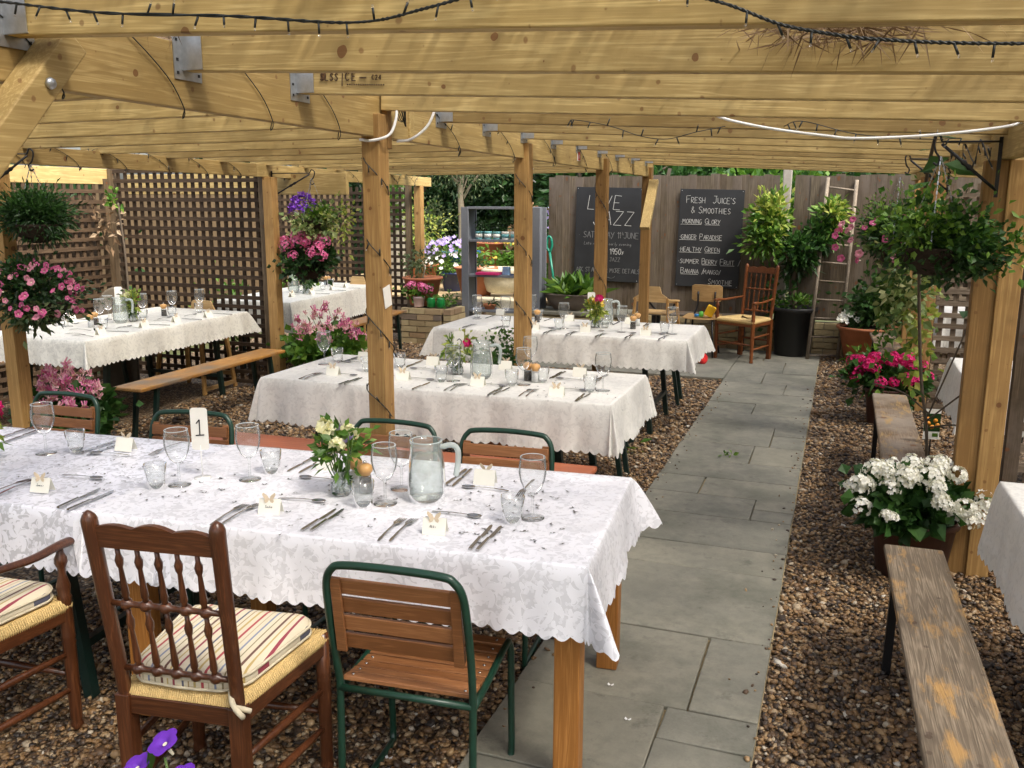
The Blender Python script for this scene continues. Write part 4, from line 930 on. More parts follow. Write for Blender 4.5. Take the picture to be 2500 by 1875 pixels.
MB().box((.02, .163, .73), (.085, .004, .05)).build('sticker', M['paper'], h); MB().tube(spline([(-.17, -.21, .62), (-.1, -.23, .5), (0, -.2, .47), (.08, -.22, .5), (.17, -.2, .6)], 5), .014, 6).build('strap', M['black'], h)
high_chair('blond wooden high chair tucked against the end of the cream clothed table', (-5.74, 6.94, 0), R(0)).scale = (1.15, .95, 1.03)
high_chair('blond wooden child seat beyond the sunlit table, under the lattice', (-5.6, 9.75, 0), R(0)).scale = (.9, .6, 1.06)
sc = thing('school_chair', 'old plywood school chair on black tube legs holding bright toys', 'chair', (-1.47, 10.5, .022), R(176))
def plyform(w, d, crv, rot, c, nm):
    mb = MB(); n = 10
    for k in (0, 1): mb.v += [(-w/2+w*i/n, s*d/2*(1 if 0 < i < n else .8), crv*((2*i/n-1)**2)+.009*k) for s in (-1, 1) for i in range(n+1)]
    m = n+1
    for i in range(n): mb.f += [[2*m+i, 2*m+i+1, 3*m+i+1, 3*m+i], [i+1, i, m+i, m+i+1], [i, i+1, 2*m+i+1, 2*m+i], [m+i+1, m+i, 3*m+i, 3*m+i+1]]
    mb.f += [[0, 2*m, 3*m, m], [n, m+n, 3*m+n, 2*m+n]]; mb.m = [0]*len(mb.f); mb.sm = [False]*len(mb.f); return mb.build(nm, M['ply'], sc, .004, c, rot)
plyform(.4, .38, .012, (R(2), 0, R(180)), (0, .0, .44), 'seat'); plyform(.36, .2, .02, (R(84), 0, 0), (0, -.2, .7), 'backrest')
for s in (-1, 1):
    MB().tube(spline([(s*.17, -.2, .01), (s*.15, -.17, .25), (s*.14, -.16, .42), (s*.1, -.185, .55), (s*.1, -.2, .72)], 4), .011, 8).build('back_leg', M['black'], sc); MB().tube([(s*.18, .2, .01), (s*.15, .16, .43), (s*.14, -.16, .42)], .011, 8).build('front_leg', M['black'], sc)
# old dark park bench slats behind the school chair
t = thing('slatted_bench', 'dark slatted garden bench behind the plywood school chair', 'bench', (-1.55, 10.86, .022))
for k in range(4): MB().box((0, 0, 0), (1.25, .075, .022)).build('seat_slat', M['fence'], t, .003, (0, -.16+.09*k, .43))
for x in (-.52, .5):
    for y in (-.15, .12): MB().box((x, y, .21), (.05, .05, .42)).build('leg', M['black'], t)

# =================================================================== TABLEWARE
ITEMS = {
 '1': {
  'glass': [(-0.893, 2.661), (-1.411, 2.621), (-2.010, 2.689), (-2.209, 2.543), (-3.002, 2.693), (-1.432, 2.787)],
  'tumbler': [(-0.940, 2.601), (-1.469, 2.573), (-1.986, 2.791), (-2.268, 2.491), (-2.914, 2.763)],
  'jug': [(-1.296, 2.710)],
  'vase': [(-1.599, 2.651)],
  'pepper': [(-1.530, 2.699)],
  'salt': [(-1.604, 2.757)],
  'number': [(-2.185, 2.641)],
  'fork': [(-1.838, 2.337), (-1.805, 2.359), (-1.274, 2.401), (-1.238, 2.410), (-2.755, 2.298), (-2.729, 2.331), (-2.586, 2.916), (-1.010, 2.944)],
  'knife': [(-1.534, 2.394), (-1.508, 2.404), (-0.984, 2.433), (-0.957, 2.434), (-2.429, 2.293), (-2.373, 2.288), (-1.935, 2.929), (-1.886, 2.927), (-1.300, 2.972), (-1.275, 2.981), (-2.872, 2.832), (-2.822, 2.836), (-3.391, 2.883), (-3.319, 2.867)],
  'spoonN': [(-1.687, 2.544), (-1.129, 2.597), (-2.601, 2.486)],
  'spoonF': [(-1.766, 2.774), (-1.151, 2.880), (-2.748, 2.766)],
  'cardN': [(-1.722, 2.404), (-1.134, 2.427), (-2.617, 2.316)],
  'cardF': [(-2.734, 2.846), (-1.172, 2.947), (-1.812, 2.908)],
 },
 '2': {
  'glass': [(-3.030, 4.875), (-2.054, 4.670), (-1.639, 4.710), (-1.741, 5.127), (-1.180, 4.712)],
  'tumbler': [(-2.998, 4.979), (-2.538, 4.951), (-2.110, 4.630), (-2.659, 4.755), (-1.694, 4.668), (-1.237, 4.660), (-1.561, 4.825)],
  'jug': [(-1.934, 4.811)],
  'vase': [(-2.111, 4.865)],
  'pepper': [(-1.653, 4.825)],
  'salt': [(-1.599, 4.802)],
  'number': [(-2.079, 4.814)],
  'fork': [(-2.901, 4.494), (-2.878, 4.502), (-1.985, 4.497), (-1.955, 4.509), (-1.554, 4.501), (-1.522, 4.513), (-1.269, 5.060)],
  'knife': [(-2.605, 4.442), (-2.583, 4.450), (-2.160, 4.466), (-2.961, 5.088), (-2.939, 5.096), (-2.492, 5.057), (-1.718, 4.463), (-1.724, 4.494), (-1.689, 4.488), (-1.246, 4.486), (-1.229, 4.492), (-1.546, 5.033), (-1.531, 5.053), (-2.502, 5.093)],
  'spoonN': [(-2.721, 4.602), (-2.241, 4.636), (-1.788, 4.625), (-1.332, 4.663)],
  'spoonF': [(-2.866, 4.983), (-2.373, 4.928), (-1.437, 4.938)],
  'cardN': [(-2.791, 4.583), (-2.337, 4.600), (-1.869, 4.595), (-1.375, 4.493)],
  'cardF': [(-2.871, 5.099), (-2.381, 5.100), (-1.898, 5.116), (-1.409, 5.062)],
 },
 '3': {
  'glass': [(-2.973, 7.293), (-2.701, 7.278), (-2.536, 7.494), (-2.086, 6.985), (-1.601, 6.959), (-1.206, 6.997)],
  'tumbler': [(-2.999, 7.365), (-2.552, 6.893), (-2.111, 6.931), (-1.779, 7.147), (-1.267, 7.006), (-2.446, 7.427)],
  'jug': [(-1.829, 7.346)],
  'vase': [(-1.859, 7.117)],
  'pepper': [(-2.410, 7.273), (-1.554, 7.164)],
  'salt': [(-1.561, 7.358)],
  'number': [(-1.951, 7.327)],
  'fork': [(-2.846, 6.842), (-2.585, 6.835), (-2.123, 6.757), (-1.935, 6.748), (-1.697, 6.735), (-1.470, 6.745), (-1.219, 6.803), (-1.483, 7.443)],
  'knife': [(-2.869, 6.815), (-2.609, 6.808), (-2.150, 6.747), (-1.959, 6.722), (-1.720, 6.719), (-1.496, 6.727), (-1.241, 6.749), (-2.911, 7.452), (-2.367, 7.458), (-1.754, 7.432), (-1.505, 7.435)],
  'spoonN': [(-2.239, 6.943), (-1.973, 6.959), (-1.816, 6.934), (-1.551, 6.912), (-1.327, 6.918)],
  'cardN': [(-2.287, 6.837), (-1.873, 6.870), (-1.385, 6.856)],
  'cardF': [(-2.885, 7.645), (-2.176, 7.452), (-1.650, 7.472)],
 },
 '4': {
  'glass': [(-5.885, 5.181), (-5.907, 5.632), (-5.783, 5.860), (-5.919, 6.095), (-5.760, 6.331), (-5.682, 6.619), (-5.552, 6.833)],
  'tumbler': [(-5.960, 5.200), (-6.002, 5.657), (-5.519, 5.618), (-5.617, 6.170), (-5.552, 6.457), (-5.521, 6.777)],
  'jug': [(-5.682, 5.979)],
  'vase': [(-5.640, 6.077)],
  'pepper': [(-5.768, 5.786), (-5.649, 6.465)],
  'salt': [(-5.690, 5.663)],
  'number': [(-5.949, 6.258)],
  'fork': [(-5.495, 5.311), (-5.373, 5.259), (-5.637, 5.500), (-6.145, 5.525), (-5.380, 5.746), (-5.402, 6.170)],
  'knife': [(-5.309, 5.541), (-5.272, 5.963), (-5.256, 6.353), (-5.246, 6.760), (-6.148, 5.718), (-6.132, 5.308), (-6.137, 6.011)],
  'spoonN': [(-5.441, 5.760), (-5.530, 6.333), (-5.457, 6.585), (-5.977, 5.404), (-5.958, 5.832)],
  'cardN': [(-5.318, 5.379), (-5.294, 5.816), (-5.278, 6.177), (-5.233, 6.537)],
  'cardF': [(-6.117, 5.424), (-6.107, 5.871)],
 },
 '5': {
  'jug': [(-5.762, 8.689)],
  'vase': [(-5.583, 8.655)],
  'number': [(-5.872, 9.197)],
  'tumbler': [(-5.637, 9.095), (-5.769, 9.491)],
  'pepper': [(-5.910, 9.611)],
  'salt': [(-5.880, 9.623)],
  'cardN': [(-5.514, 9.096), (-5.547, 9.460), (-5.479, 8.609), (-5.519, 8.283)],
  'knife': [(-5.392, 8.658), (-5.417, 9.056), (-5.401, 9.351)],
  'fork': [(-5.522, 8.491), (-5.620, 8.897), (-5.625, 9.378)],
 },
}
def p_glass():
    t = thing('wine_glass', 'wine glass', 'wine glass'); n = 24
    MB().lathe([(.034, .0), (.0345, .0015), (.02, .0035), (.006, .007), (.004, .014), (.0038, .05), (.0045, .066), (.008, .072)], n).build('stem', M['glass'], t)
    MB().lathe([(.004, .07), (.012, .073), (.024, .085), (.034, .107), (.0385, .13), (.038, .15), (.0345, .176)], n).hollow().build('bowl', M['glass'], t)
    MB().lathe([(.0335, .1755), (.0345, .177), (.0354, .1755), (.0345, .1745), (.0335, .1755)], n).hollow().build('rim', M['handleglass'], t.children[-1]); return t
def p_tumbler():
    t = thing('tumbler', 'tumbler', 'tumbler'); n = 18
    MB().lathe([(.0001, .006), (.025, .006), (.029, .03), (.0335, .08), (.0355, .08), (.031, .03), (.027, .0), (.0001, .0)], n, wob=lambda q, i: 1+.025*math.cos(9*q)*(2 <= i <= 5)).build('glass_wall', M['glass'], t)
    MB().lathe([(.026, .001), (.027, .008), (.0001, .009)], n).build('thick_base', M['jugglass'], t); return t
def p_jug():
    t = thing('water_jug', 'jug', 'jug'); n = 30
    MB().lathe([(.0001, .012), (.05, .012), (.054, .03), (.052, .045), (.053, .06), (.05, .11), (.045, .15), (.044, .165), (.046, .182), (.0485, .182), (.047, .165), (.048, .15), (.0535, .11), (.057, .06), (.056, .045), (.058, .03), (.053, 0.), (.0001, .0)], n).build('jug_body', M['jugglass'], t)
    MB().lathe([(.052, .016), (.0505, .06), (.0475, .11), (.0445, .138), (.0001, .1385)], n).build('water', M['water'], t.children[-1])
    MB().tube(spline([(.046, 0, .162), (.075, 0, .168), (.092, 0, .155), (.094, 0, .12), (.088, 0, .08), (.086, 0, .074)], 5), .0085, 8).build('handle', M['handleglass'], t)
    MB().tube([(.0475*math.cos(q*.4), .0475*math.sin(q*.4), .182) for q in range(16)], .0018, 6, closed=True).build('rim', M['handleglass'], t)
    return t
def p_mill(c, name):
    t = thing(name, name, 'mill'); n = 16
    MB().lathe([(.0001, .002), (.0195, .002), (.019, .05), (.0001, .05)], n).build('grains', M[c], t)
    MB().lathe([(.021, 0), (.0215, .003), (.0205, .03), (.0195, .057), (.0165, .064)], n).hollow().build('glass_jar', M['glass'], t)
    MB().lathe([(.017, .06), (.018, .066), (.024, .073), (.0255, .082), (.023, .091), (.014, .097), (.0001, .0985)], n).build('wooden_cap', M['mill'], t)
    MB().lathe([(.004, .098), (.006, .103), (.004, .108), (.0001, .109)], 10).build('knob', M['steel'], t.children[-1]); return t
def cut_mb(outline, h, thick=.0016, arch=.0):
    mb = MB(); n = len(outline)
    zf = lambda y: .002+arch*math.sin(max(0, min(1, (y+.1)/.2))*math.pi)
    mb.add([(x, y, zf(y)) for x, y in outline]+[(x, y, zf(y)+thick) for x, y in outline], [tuple(range(n))[::-1], tuple(range(n, 2*n))]+[(i, (i+1) % n, n+(i+1) % n, n+i) for i in range(n)]); return mb
def p_fork():
    o = [(-.0035, -.1), (.0035, -.1), (.005, -.085), (.003, -.03), (.0028, .02), (.006, .035), (.0115, .045), (.012, .06)]
    t = [(.012, .1), (.0095, .1), (.009, .06), (.0055, .06), (.005, .1), (.0025, .1), (.002, .06), (-.002, .06), (-.0025, .1), (-.005, .1), (-.0055, .06), (-.009, .06), (-.0095, .1), (-.012, .1)]
    o += t+[(-.012, .06), (-.0115, .045), (-.006, .035), (-.0028, .02), (-.003, -.03), (-.005, -.085)]
    b = cut_mb(o, 0, .0018, .007).build('fork', M['steel']); return tag(b, 'fork', 'fork')
def p_knife():
    t = thing('dinner_knife', 'knife', 'knife')
    cut_mb([(-.005, -.1), (.005, -.1), (.006, -.08), (.0045, .0), (-.0045, .0), (-.006, -.08)], 0, .005).build('handle', M['steel'], t)
    cut_mb([(-.004, 0), (.0045, 0), (.009, .02), (.0095, .08), (.006, .105), (.001, .112), (-.003, .1)], 0, .0018).build('blade', M['steel'], t); return t
def p_spoon():
    t = thing('dessert_spoon', 'spoon', 'spoon')
    cut_mb([(-.0035, -.09), (.0035, -.09), (.0045, -.075), (.0025, -.02), (.002, .032), (-.002, .032), (-.0025, -.02), (-.0045, -.075)], 0, .0018, .006).build('handle', M['steel'], t)
    mb = MB(); mb.lathe([(.0001, .001), (.5, .0018), (.85, .0042), (1., .0075), (.97, .0085), (.8, .0055), (.4, .0032), (.0001, .0026)], 16); mb.v = [(x*.0155, .055+y*.025, z) for x, y, z in mb.v]; mb.build('spoon_bowl', M['steel'], t); return t
def butterfly_mb():
    mb = MB(); w = [(0, 0), (.006, .012), (.02, .022), (.023, .016), (.018, .005), (.012, 0), (.017, -.006), (.013, -.013), (.005, -.01)]
    for s in (-1, 1): mb.add([(s*x, -.004*x/.02, z) for x, z in w]+[(s*x, -.004*x/.02+.0009, z) for x, z in w], [tuple(range(9)), tuple(range(9, 18))[::-1]]+[(i, (i+1) % 9, 9+(i+1) % 9, 9+i) for i in range(9)])
    return mb
def p_card(name=None):
    t = thing('place_card', 'place card', 'place card'); w, h, d = .075, .05, .02
    for s in (-1, 1): MB().add([(-w/2, s*d, 0), (w/2, s*d, 0), (w/2, s*.0006, h), (-w/2, s*.0006, h), (-w/2, s*(d-.0008), 0), (w/2, s*(d-.0008), 0), (w/2, 0, h-.001), (-w/2, 0, h-.001)], [(0,1,2,3),(4,7,6,5),(0,4,5,1),(1,5,6,2),(3,7,4,0)]).build('card_leaf', M['card'], t)
    butterfly_mb().build('butterfly', M['butterfly'], t, 0, (-.002, -.0035, h-.001), (R(-10), 0, R(3)))
    if name:
        mb = MB(); write(mb, name, -.016, 0, .0085, .0009, .75, .04, .25, dep=.0006); mb.build('written_name', M['ink'], t, 0, (0, -d*.58-.0006, h*.42), (R(-21), 0, 0))
    return t
def p_number(ch):
    t = thing('table_number', 'number', 'table number'); MB().lathe([(.0001, 0), (.026, 0), (.026, .003), (.0001, .004)], 18).build('base', M['white'], t)
    MB().tube([(0, 0, .003), (0, 0, .105)], .0017, 6).build('stem', M['white'], t)
    mb = MB(); pts = []
    for cx, cz, a in ((.017, .215, 0), (-.017, .215, 90), (-.017, .1, 180), (.017, .1, 270)):
        for k in range(5): q = R(a+22.5*k); pts.append((cx+.009*math.cos(q), cz+.009*math.sin(q)))
    n = len(pts); mb.add([(x, -.001, z) for x, z in pts]+[(x, .001, z) for x, z in pts], [tuple(range(n)), tuple(range(n, 2*n))[::-1]]+[(i, n+i, n+(i+1) % n, (i+1) % n) for i in range(n)]); mb.build('card', M['paper'], t)
    mb = MB(); write(mb, ch, -.009, .137, .05, .0034, .7, .01, dep=.0012)
    if ch == '1': mb.bar((-.012, -.0006, .137), (.014, -.0006, .139), .0034, .0012, (0, 1, 0))
    mb.build('number_mark', M['ink'], t.children[-1], 0, (0, -.0012, 0)); return t
def p_vase(cols, leaf='leafbright', seed=1, r=.03):
    t = thing('flower_vase', 'vase', 'vase')
    MB().lathe([(.0001, .002), (.027, .002), (.034, .018), (.031, .036), (.021, .056), (.021, .064), (.028, .082), (.0295, .0835), (.0265, .08), (.019, .063), (.019, .056), (.029, .036), (.032, .018), (.0001, .005)], 22).build('glass_vase', M['jugglass'], t)
    rr = random.Random(seed); tips = [(rr.uniform(-.06, .06), rr.uniform(-.05, .05), rr.uniform(.15, .23)) for _ in range(12)]
    stems_mb((0, 0, .01), tips, .0022).build('stalks', M['stem'], t)
    leaf_obj('foliage', 220, (0, 0, .145), (.062, .057, .075), .04, M[leaf], t, seed, 8, .4); leaf_obj('wet_leaves', 60, (0, 0, .04), (.018, .018, .03), .025, M['leaf'], t, seed+1, 5, .5)
    for i, c in enumerate(cols):
        q = i*2.4+seed; p = (.045*math.cos(q)*(1-.3*(i % 2)), .04*math.sin(q), .175+.022*(i % 3)); flowers(c, [p], t, 'bloom', .5, None, (1.1, 1.5))
    return t
ORD = ['first', 'second', 'third', 'fourth', 'fifth', 'sixth', 'seventh', 'eighth', 'ninth', 'tenth', 'eleventh', 'twelfth', 'thirteenth', 'fourteenth', 'fifteenth']
TBL = {'1': 'the front damask table', '2': 'the table numbered two', '3': 'the far white table', '4': 'the cream clothed table', '5': 'the sunlit back table'}
NOUN = {'glass': 'empty stemmed wine glass', 'tumbler': 'faceted glass tumbler', 'jug': 'glass jug of water', 'pepper': 'pepper mill with round beech cap', 'salt': 'salt mill with round beech cap', 'fork': 'steel fork', 'knife': 'steel dinner knife', 'spoon': 'steel dessert spoon', 'card': 'folded cream place card with butterfly'}
PR = {'glass': Proto(p_glass()), 'tumbler': Proto(p_tumbler()), 'jug': Proto(p_jug()), 'pepper': Proto(p_mill('pepper', 'pepper_mill')), 'salt': Proto(p_mill('salt', 'salt_mill')), 'fork': Proto(p_fork()), 'knife': Proto(p_knife()), 'spoon': Proto(p_spoon()), 'card': Proto(p_card())}
NAMES = {(-1.722, 2.404): 'Sadie', (-1.134, 2.427): 'Abbi', (-2.617, 2.316): 'James'}
ZT = TZ+.0065
def ordering(p): d = Vector((p[0], p[1], ZT-1.78)); return d.dot(_r)/d.dot(_f)
for tb, d in ITEMS.items():
    rz0 = {'1': T1R, '2': 0, '3': 0, '4': R(90), '5': R(94)}[tb]; mid = {'1': 2.7, '2': 4.8, '3': 7.12, '4': -5.68, '5': -5.72}[tb]
    allk = {}
    for k, pts in d.items():
        kk = {'spoonN': 'spoon', 'spoonF': 'spoon', 'cardN': 'card', 'cardF': 'card'}.get(k, k); allk.setdefault(kk, []).extend([(p, k) for p in pts])
    for kk, lst in allk.items():
        lst.sort(key=lambda e: ordering(e[0]))
        for i, (p, k) in enumerate(lst):
            loc = (p[0], p[1], ZT)
            if kk == 'number':
                t = p_number({'1': '1', '2': '2'}.get(tb, '')) ; t.location = loc; t.scale = (1.2,)*3; t.rotation_euler = (0, 0, R(22 if tb in '123' else 40)); t['label'] = {'1': 'white card standing on a wire stem marked one on the front table', '2': 'white card standing on a wire stem marked two on the middle table'}.get(tb, 'small white number card on a stem on '+TBL[tb]); continue
            if kk == 'vase':
                cfg = {'1': (['cream', 'cream', 'cream', 'petsm', 'petsm'], 'leafbright', 'glass vase of cream roses and pink sprigs by the mills'), '2': (['purplerose', 'whitesmall'], 'leafyellow', 'small vase of purple buds behind the number two card'), '3': (['yellow', 'yellow', 'purplerose', 'yellow'], 'leafyellow', 'glass vase of yellow and pink flowers on the far white table'), '4': (['purplerose', 'cream'], 'leafyellow', 'glass vase with one dark red bloom on the cream clothed table'), '5': (['purplerose', 'cream'], 'leaf', 'vase with a purple bloom on the sunlit table behind the post')}[tb]
                t = p_vase([('lilac' if c == 'petsm' else c) for c in cfg[0]], cfg[1], ord(tb)); t.location = loc; t.scale = (1.12,)*3; t['label'] = cfg[2]; continue
            far = (p[1] > mid) if tb in '123' else (p[0] < mid)
            rz = rz0+(math.pi if far else 0)+rng.uniform(-.07, .07); nm = NOUN[kk]
            if kk == 'spoon': rz += R(-90 if not far else -90)
            lab = (f'{ORD[i]} {nm} from the left on {TBL[tb]}' if len(lst) > 1 else f'{nm} on {TBL[tb]}')
            if kk in ('glass', 'tumbler', 'jug'): rz = rng.uniform(0, 6.28) if kk != 'jug' else R(20)
            if p in NAMES: t = p_card(NAMES[p]); t.location = loc; t.rotation_euler = (0, 0, rz+R(8)); tag(t, f'place card reading {NAMES[p]} on the front damask table', 'place card', 'place cards'); continue
            PR[kk].put(loc, rz, lab, {'glass': 'wine glasses', 'tumbler': 'tumblers', 'jug': 'water jugs', 'pepper': 'salt and pepper mills', 'salt': 'salt and pepper mills', 'fork': 'forks', 'knife': 'knives', 'spoon': 'dessert spoons', 'card': 'place cards'}[kk], None, {'glass': 1.18, 'tumbler': 1.12, 'jug': 1.17, 'pepper': 1.1, 'salt': 1.1, 'card': 1.08}.get(kk, 1.04))
for i, (x, y) in enumerate(((.93, 6.42), (.95, 6.2), (.86, 5.98), (1.05, 3.5))):
    PR['knife' if i != 2 else 'fork'].put((x, y, ZT), R(90), ['far knife', 'near knife', 'lone fork', 'single knife'][i]+(' on the white table corner behind the bare vine' if i < 3 else ' on the white cloth at the right edge'), 'cutlery on the right hand tables', None, 1.04)
# purple flowered vase cut by the left edge of the front table
t = p_vase(['purplerose']*3, 'leafyellow', 77); t.location = (-3.15, 2.55, ZT); t['label'] = 'glass vase of purple blooms and yellow leaves cut by the left edge'
# scattered silver table confetti
def confetti(n, spots, seed, label):
    rg = np.random.default_rng(seed); mb = MB()
    for _ in range(n):
        cx, cy, s = spots[rg.integers(0, len(spots))]; x, y = rg.normal(cx, s), rg.normal(cy, s*.55)
        if not (2.3+.08*(x+.7) < y < 3.1+.08*(x+.7) or y > 4): continue
        if x > -.72: continue
        a = rg.uniform(0, 6.28); c, s_ = math.cos(a), math.sin(a)
        for q in (1, -1): mb.add([(x+c*u-s_*v, y+s_*u+c*v, ZT+.001+w) for u, v, w in ((0, 0, 0), (.008*q, .005, .003), (.009*q, -.001, .002), (.004*q, -.006, .001))], [(0, 1, 2, 3)])
    o = mb.build('table_confetti', plain('confetti_foil', (.16, .15, .15), .3, .8, .5, 300)); tag(o, label, 'confetti', None, 'stuff')
confetti(150, [(-1.0, 2.72, .17), (-1.05, 2.85, .15), (-1.6, 2.6, .28), (-2.3, 2.55, .22), (-2.55, 2.7, .25), (-.95, 2.5, .15)], 5, 'dark foil butterfly confetti scattered on the front table')
confetti(60, [(-1.5, 4.7, .3), (-2.5, 4.75, .35)], 6, 'foil confetti scattered on the middle table')
mb = MB()
for x, y in ((-.69, 2.98), (-.58, 2.78), (-1.25, 2.3)):
    for q in (1, -1): mb.add([(x, y, .031), (x+.01*q, y+.008, .034), (x+.012*q, y-.002, .033), (x+.005*q, y-.008, .032)], [(0, 1, 2, 3)])
tag(mb.build('fallen_confetti', M['white']), 'few shiny confetti pieces fallen on the stone path', 'confetti', None, 'stuff')

# =================================================================== HANGING BASKETS AND BRACKETS
def bracket(label, wall, tip):
    t = thing('basket_bracket', label, 'bracket', wall, 0, 'iron hanging brackets'); d = Vector(tip)-Vector(wall); dz = d.z; d.z = 0
    MB().bar((0, 0, -.22), (0, 0, .04), .016, .006).build('back_plate', M['black'], t)
    MB().tube([(0, 0, .02), d*1.0+Vector((0, 0, .02))], .0045, 6).build('top_arm', M['black'], t)
    ms = [d*(u)+Vector((0, 0, -.19+.2*u)) for u in (0, .3, .45, .5, .55, .6, .65, 1)]
    MB().tube([Vector((0, 0, -.17))+d*.1]+ms, [.005, .006, .007, .007, .013, .008, .013, .007, .007], 8).build('scroll_arm', M['black'], t)
    hk = [d*1+Vector((0, 0, .02)), d*1.06+Vector((0, 0, .05)), d*1.14+Vector((0, 0, .03)), d*1.1+Vector((0, 0, -.02)), d*1.02+Vector((0, 0, -.05)), d*1.05+Vector((0, 0, -.08)), d*1.12+Vector((0, 0, -.07))]
    MB().tube(spline(hk, 4), .005, 6).build('hook', M['black'], t); return t
def chains(t, r, h):
    for k in range(3):
        q = k*2.09+.4; mb = MB(); p0, p1 = Vector((r*math.cos(q), r*math.sin(q), 0)), Vector((0, 0, h)); n = int((p1-p0).length/.022)
        for i in range(n):
            a, b = p0.lerp(p1, i/n), p0.lerp(p1, (i+.8)/n); mb.bar(a, b, .006 if i % 2 else .0025, .0025 if i % 2 else .006)
        mb.build('chain', M['galv'], t)
def basket(label, loc, r, chain=.35, grp='hanging baskets'):
    t = thing('hanging_basket', label, 'hanging basket', loc, 0, grp); basket_mb(r).build('basket', M['coir'], t)
    if chain: chains(t, r*.95, chain)
    return t
FRONT = (.2, -1)
b = basket('dark basket of feathery green fern hanging at the far left', (-4.68, 4.3, 1.63), .14, .36)
for s_ in range(2): leaf_obj('fern_fronds', 2600, (0, 0, .06), (.165, .16, .125), .045, M[('leafdark', 'leaf')[s_]], b, 5+s_, 16, .4, .28)
b = basket('basket overflowing with small pink petunias at the far left', (-4.68, 4.26, 1.16), .18, 0)
leaf_obj('foliage', 2600, (0, -.03, .08), (.27, .23, .18), .042, M['leafdark'], b, 9, 18, .38); leaf_obj('trailing_leaves', 220, (.08, -.1, -.06), (.2, .1, .1), .045, M['leafolive'], b, 10, 8, .4)
flowers('petunia', on_dome(75, (0, -.03, .02), (.28, .24, .22), -.4, (.6, -1)), b, 'flower', .5, (.4, -1, .25), (.75, 1.1))
b = basket('basket of violet bellflowers and trailing variegated ivy by the left post', (-4.6, 7.3, 1.6), .15, .38)
leaf_obj('ivy_leaves', 420, (.06, -.05, -.02), (.19, .15, .12), .055, M['leafvar'], b, 12, 12, .45, .8); leaf_obj('foliage', 800, (.02, 0, .04), (.17, .15, .1), .045, M['leafbright'], b, 13)
leaf_obj('trailing_stems', 160, (.3, -.02, -.03), (.16, .08, .2), .05, M['leafyellow'], b, 14)
flowers('bell', on_dome(110, (-.1, 0, .05), (.13, .12, .19), .0, None), b, 'flower', .6, None, (1., 1.5))
b = basket('basket of bright pink geraniums below the violet basket', (-4.68, 7.3, 1.2), .18, 0)
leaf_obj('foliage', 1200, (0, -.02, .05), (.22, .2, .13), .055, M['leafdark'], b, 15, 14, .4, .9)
flowers('hot', [(-.25, -.05, .25), (-.18, -.12, .2), (-.02, -.14, .24), (.05, -.1, .3), (.1, -.16, .24), (.0, -.05, .32), (.22, -.12, .2), (.26, -.08, .24), (.17, -.2, .12), (.28, -.16, .1), (.24, -.2, .16), (-.02, -.24, .1), (.12, .0, .3), (-.08, -.1, .28)], b, 'flower_head', .5, (.2, -1, .5), (.95, 1.25))
for o in b.children:
    if o.name.startswith('flower_head'): o.location *= .86
b = basket('large bushy green basket hanging beside the nearest right hand post', (.38, 4.5, 1.58), .15, .4)
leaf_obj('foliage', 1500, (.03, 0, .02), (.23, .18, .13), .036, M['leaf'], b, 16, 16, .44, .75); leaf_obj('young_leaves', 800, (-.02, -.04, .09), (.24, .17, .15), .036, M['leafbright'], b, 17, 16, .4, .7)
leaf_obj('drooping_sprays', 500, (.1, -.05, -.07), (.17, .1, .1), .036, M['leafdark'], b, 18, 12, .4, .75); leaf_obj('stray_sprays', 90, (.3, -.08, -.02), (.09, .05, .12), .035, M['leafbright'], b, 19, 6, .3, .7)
b = basket('basket of pink petunias with trailing ivy in front of the ladder', (.34, 6.9, 1.5), .17, .45)
leaf_obj('foliage', 2200, (-.02, 0, .06), (.19, .16, .14), .04, M['leaf'], b, 20, 16, .4); leaf_obj('upright_sprays', 700, (-.06, 0, .17), (.18, .15, .15), .036, M['leafbright'], b, 21, 14, .35, .35)
leaf_obj('ivy_leaves', 380, (.12, -.05, -.25), (.17, .12, .3), .065, M['leafvar'], b, 22, 14, .45, .85); leaf_obj('hanging_trail', 170, (.2, .0, -.62), (.07, .06, .42), .06, M['leafyellow'], b, 23, 9, .45, .85); leaf_obj('green_trail', 140, (-.02, .0, -.55), (.05, .05, .35), .055, M['leafbright'], b, 24, 8, .5, .8)
flowers('petunia', [(p[0]-.12, p[1], p[2]) for p in on_dome(26, (-.06, -.04, -.02), (.24, .25, .2), -.55, (-.5, -1))]+[(.0, -.26, .22), (.03, -.27, .19), (.2, -.25, .02)], b, 'flower', .5, (-.4, -1, .1), (1., 1.35))
bracket('iron bracket on the left end post holding the fern basket', (-4.98, 4.23, 2.03), (-4.7, 4.3, 2.03)); bracket('iron scroll bracket on the post above the violet basket', (-4.97, 7.22, 2.0), (-4.62, 7.3, 2.0))
bracket('iron scroll bracket at the top of the nearest right hand post', (.62, 4.56, 2.02), (.38, 4.5, 2.02)); bracket('smaller iron scroll bracket on the far right hand post', (.66, 7.1, 2.05), (.4, 6.95, 2.03))

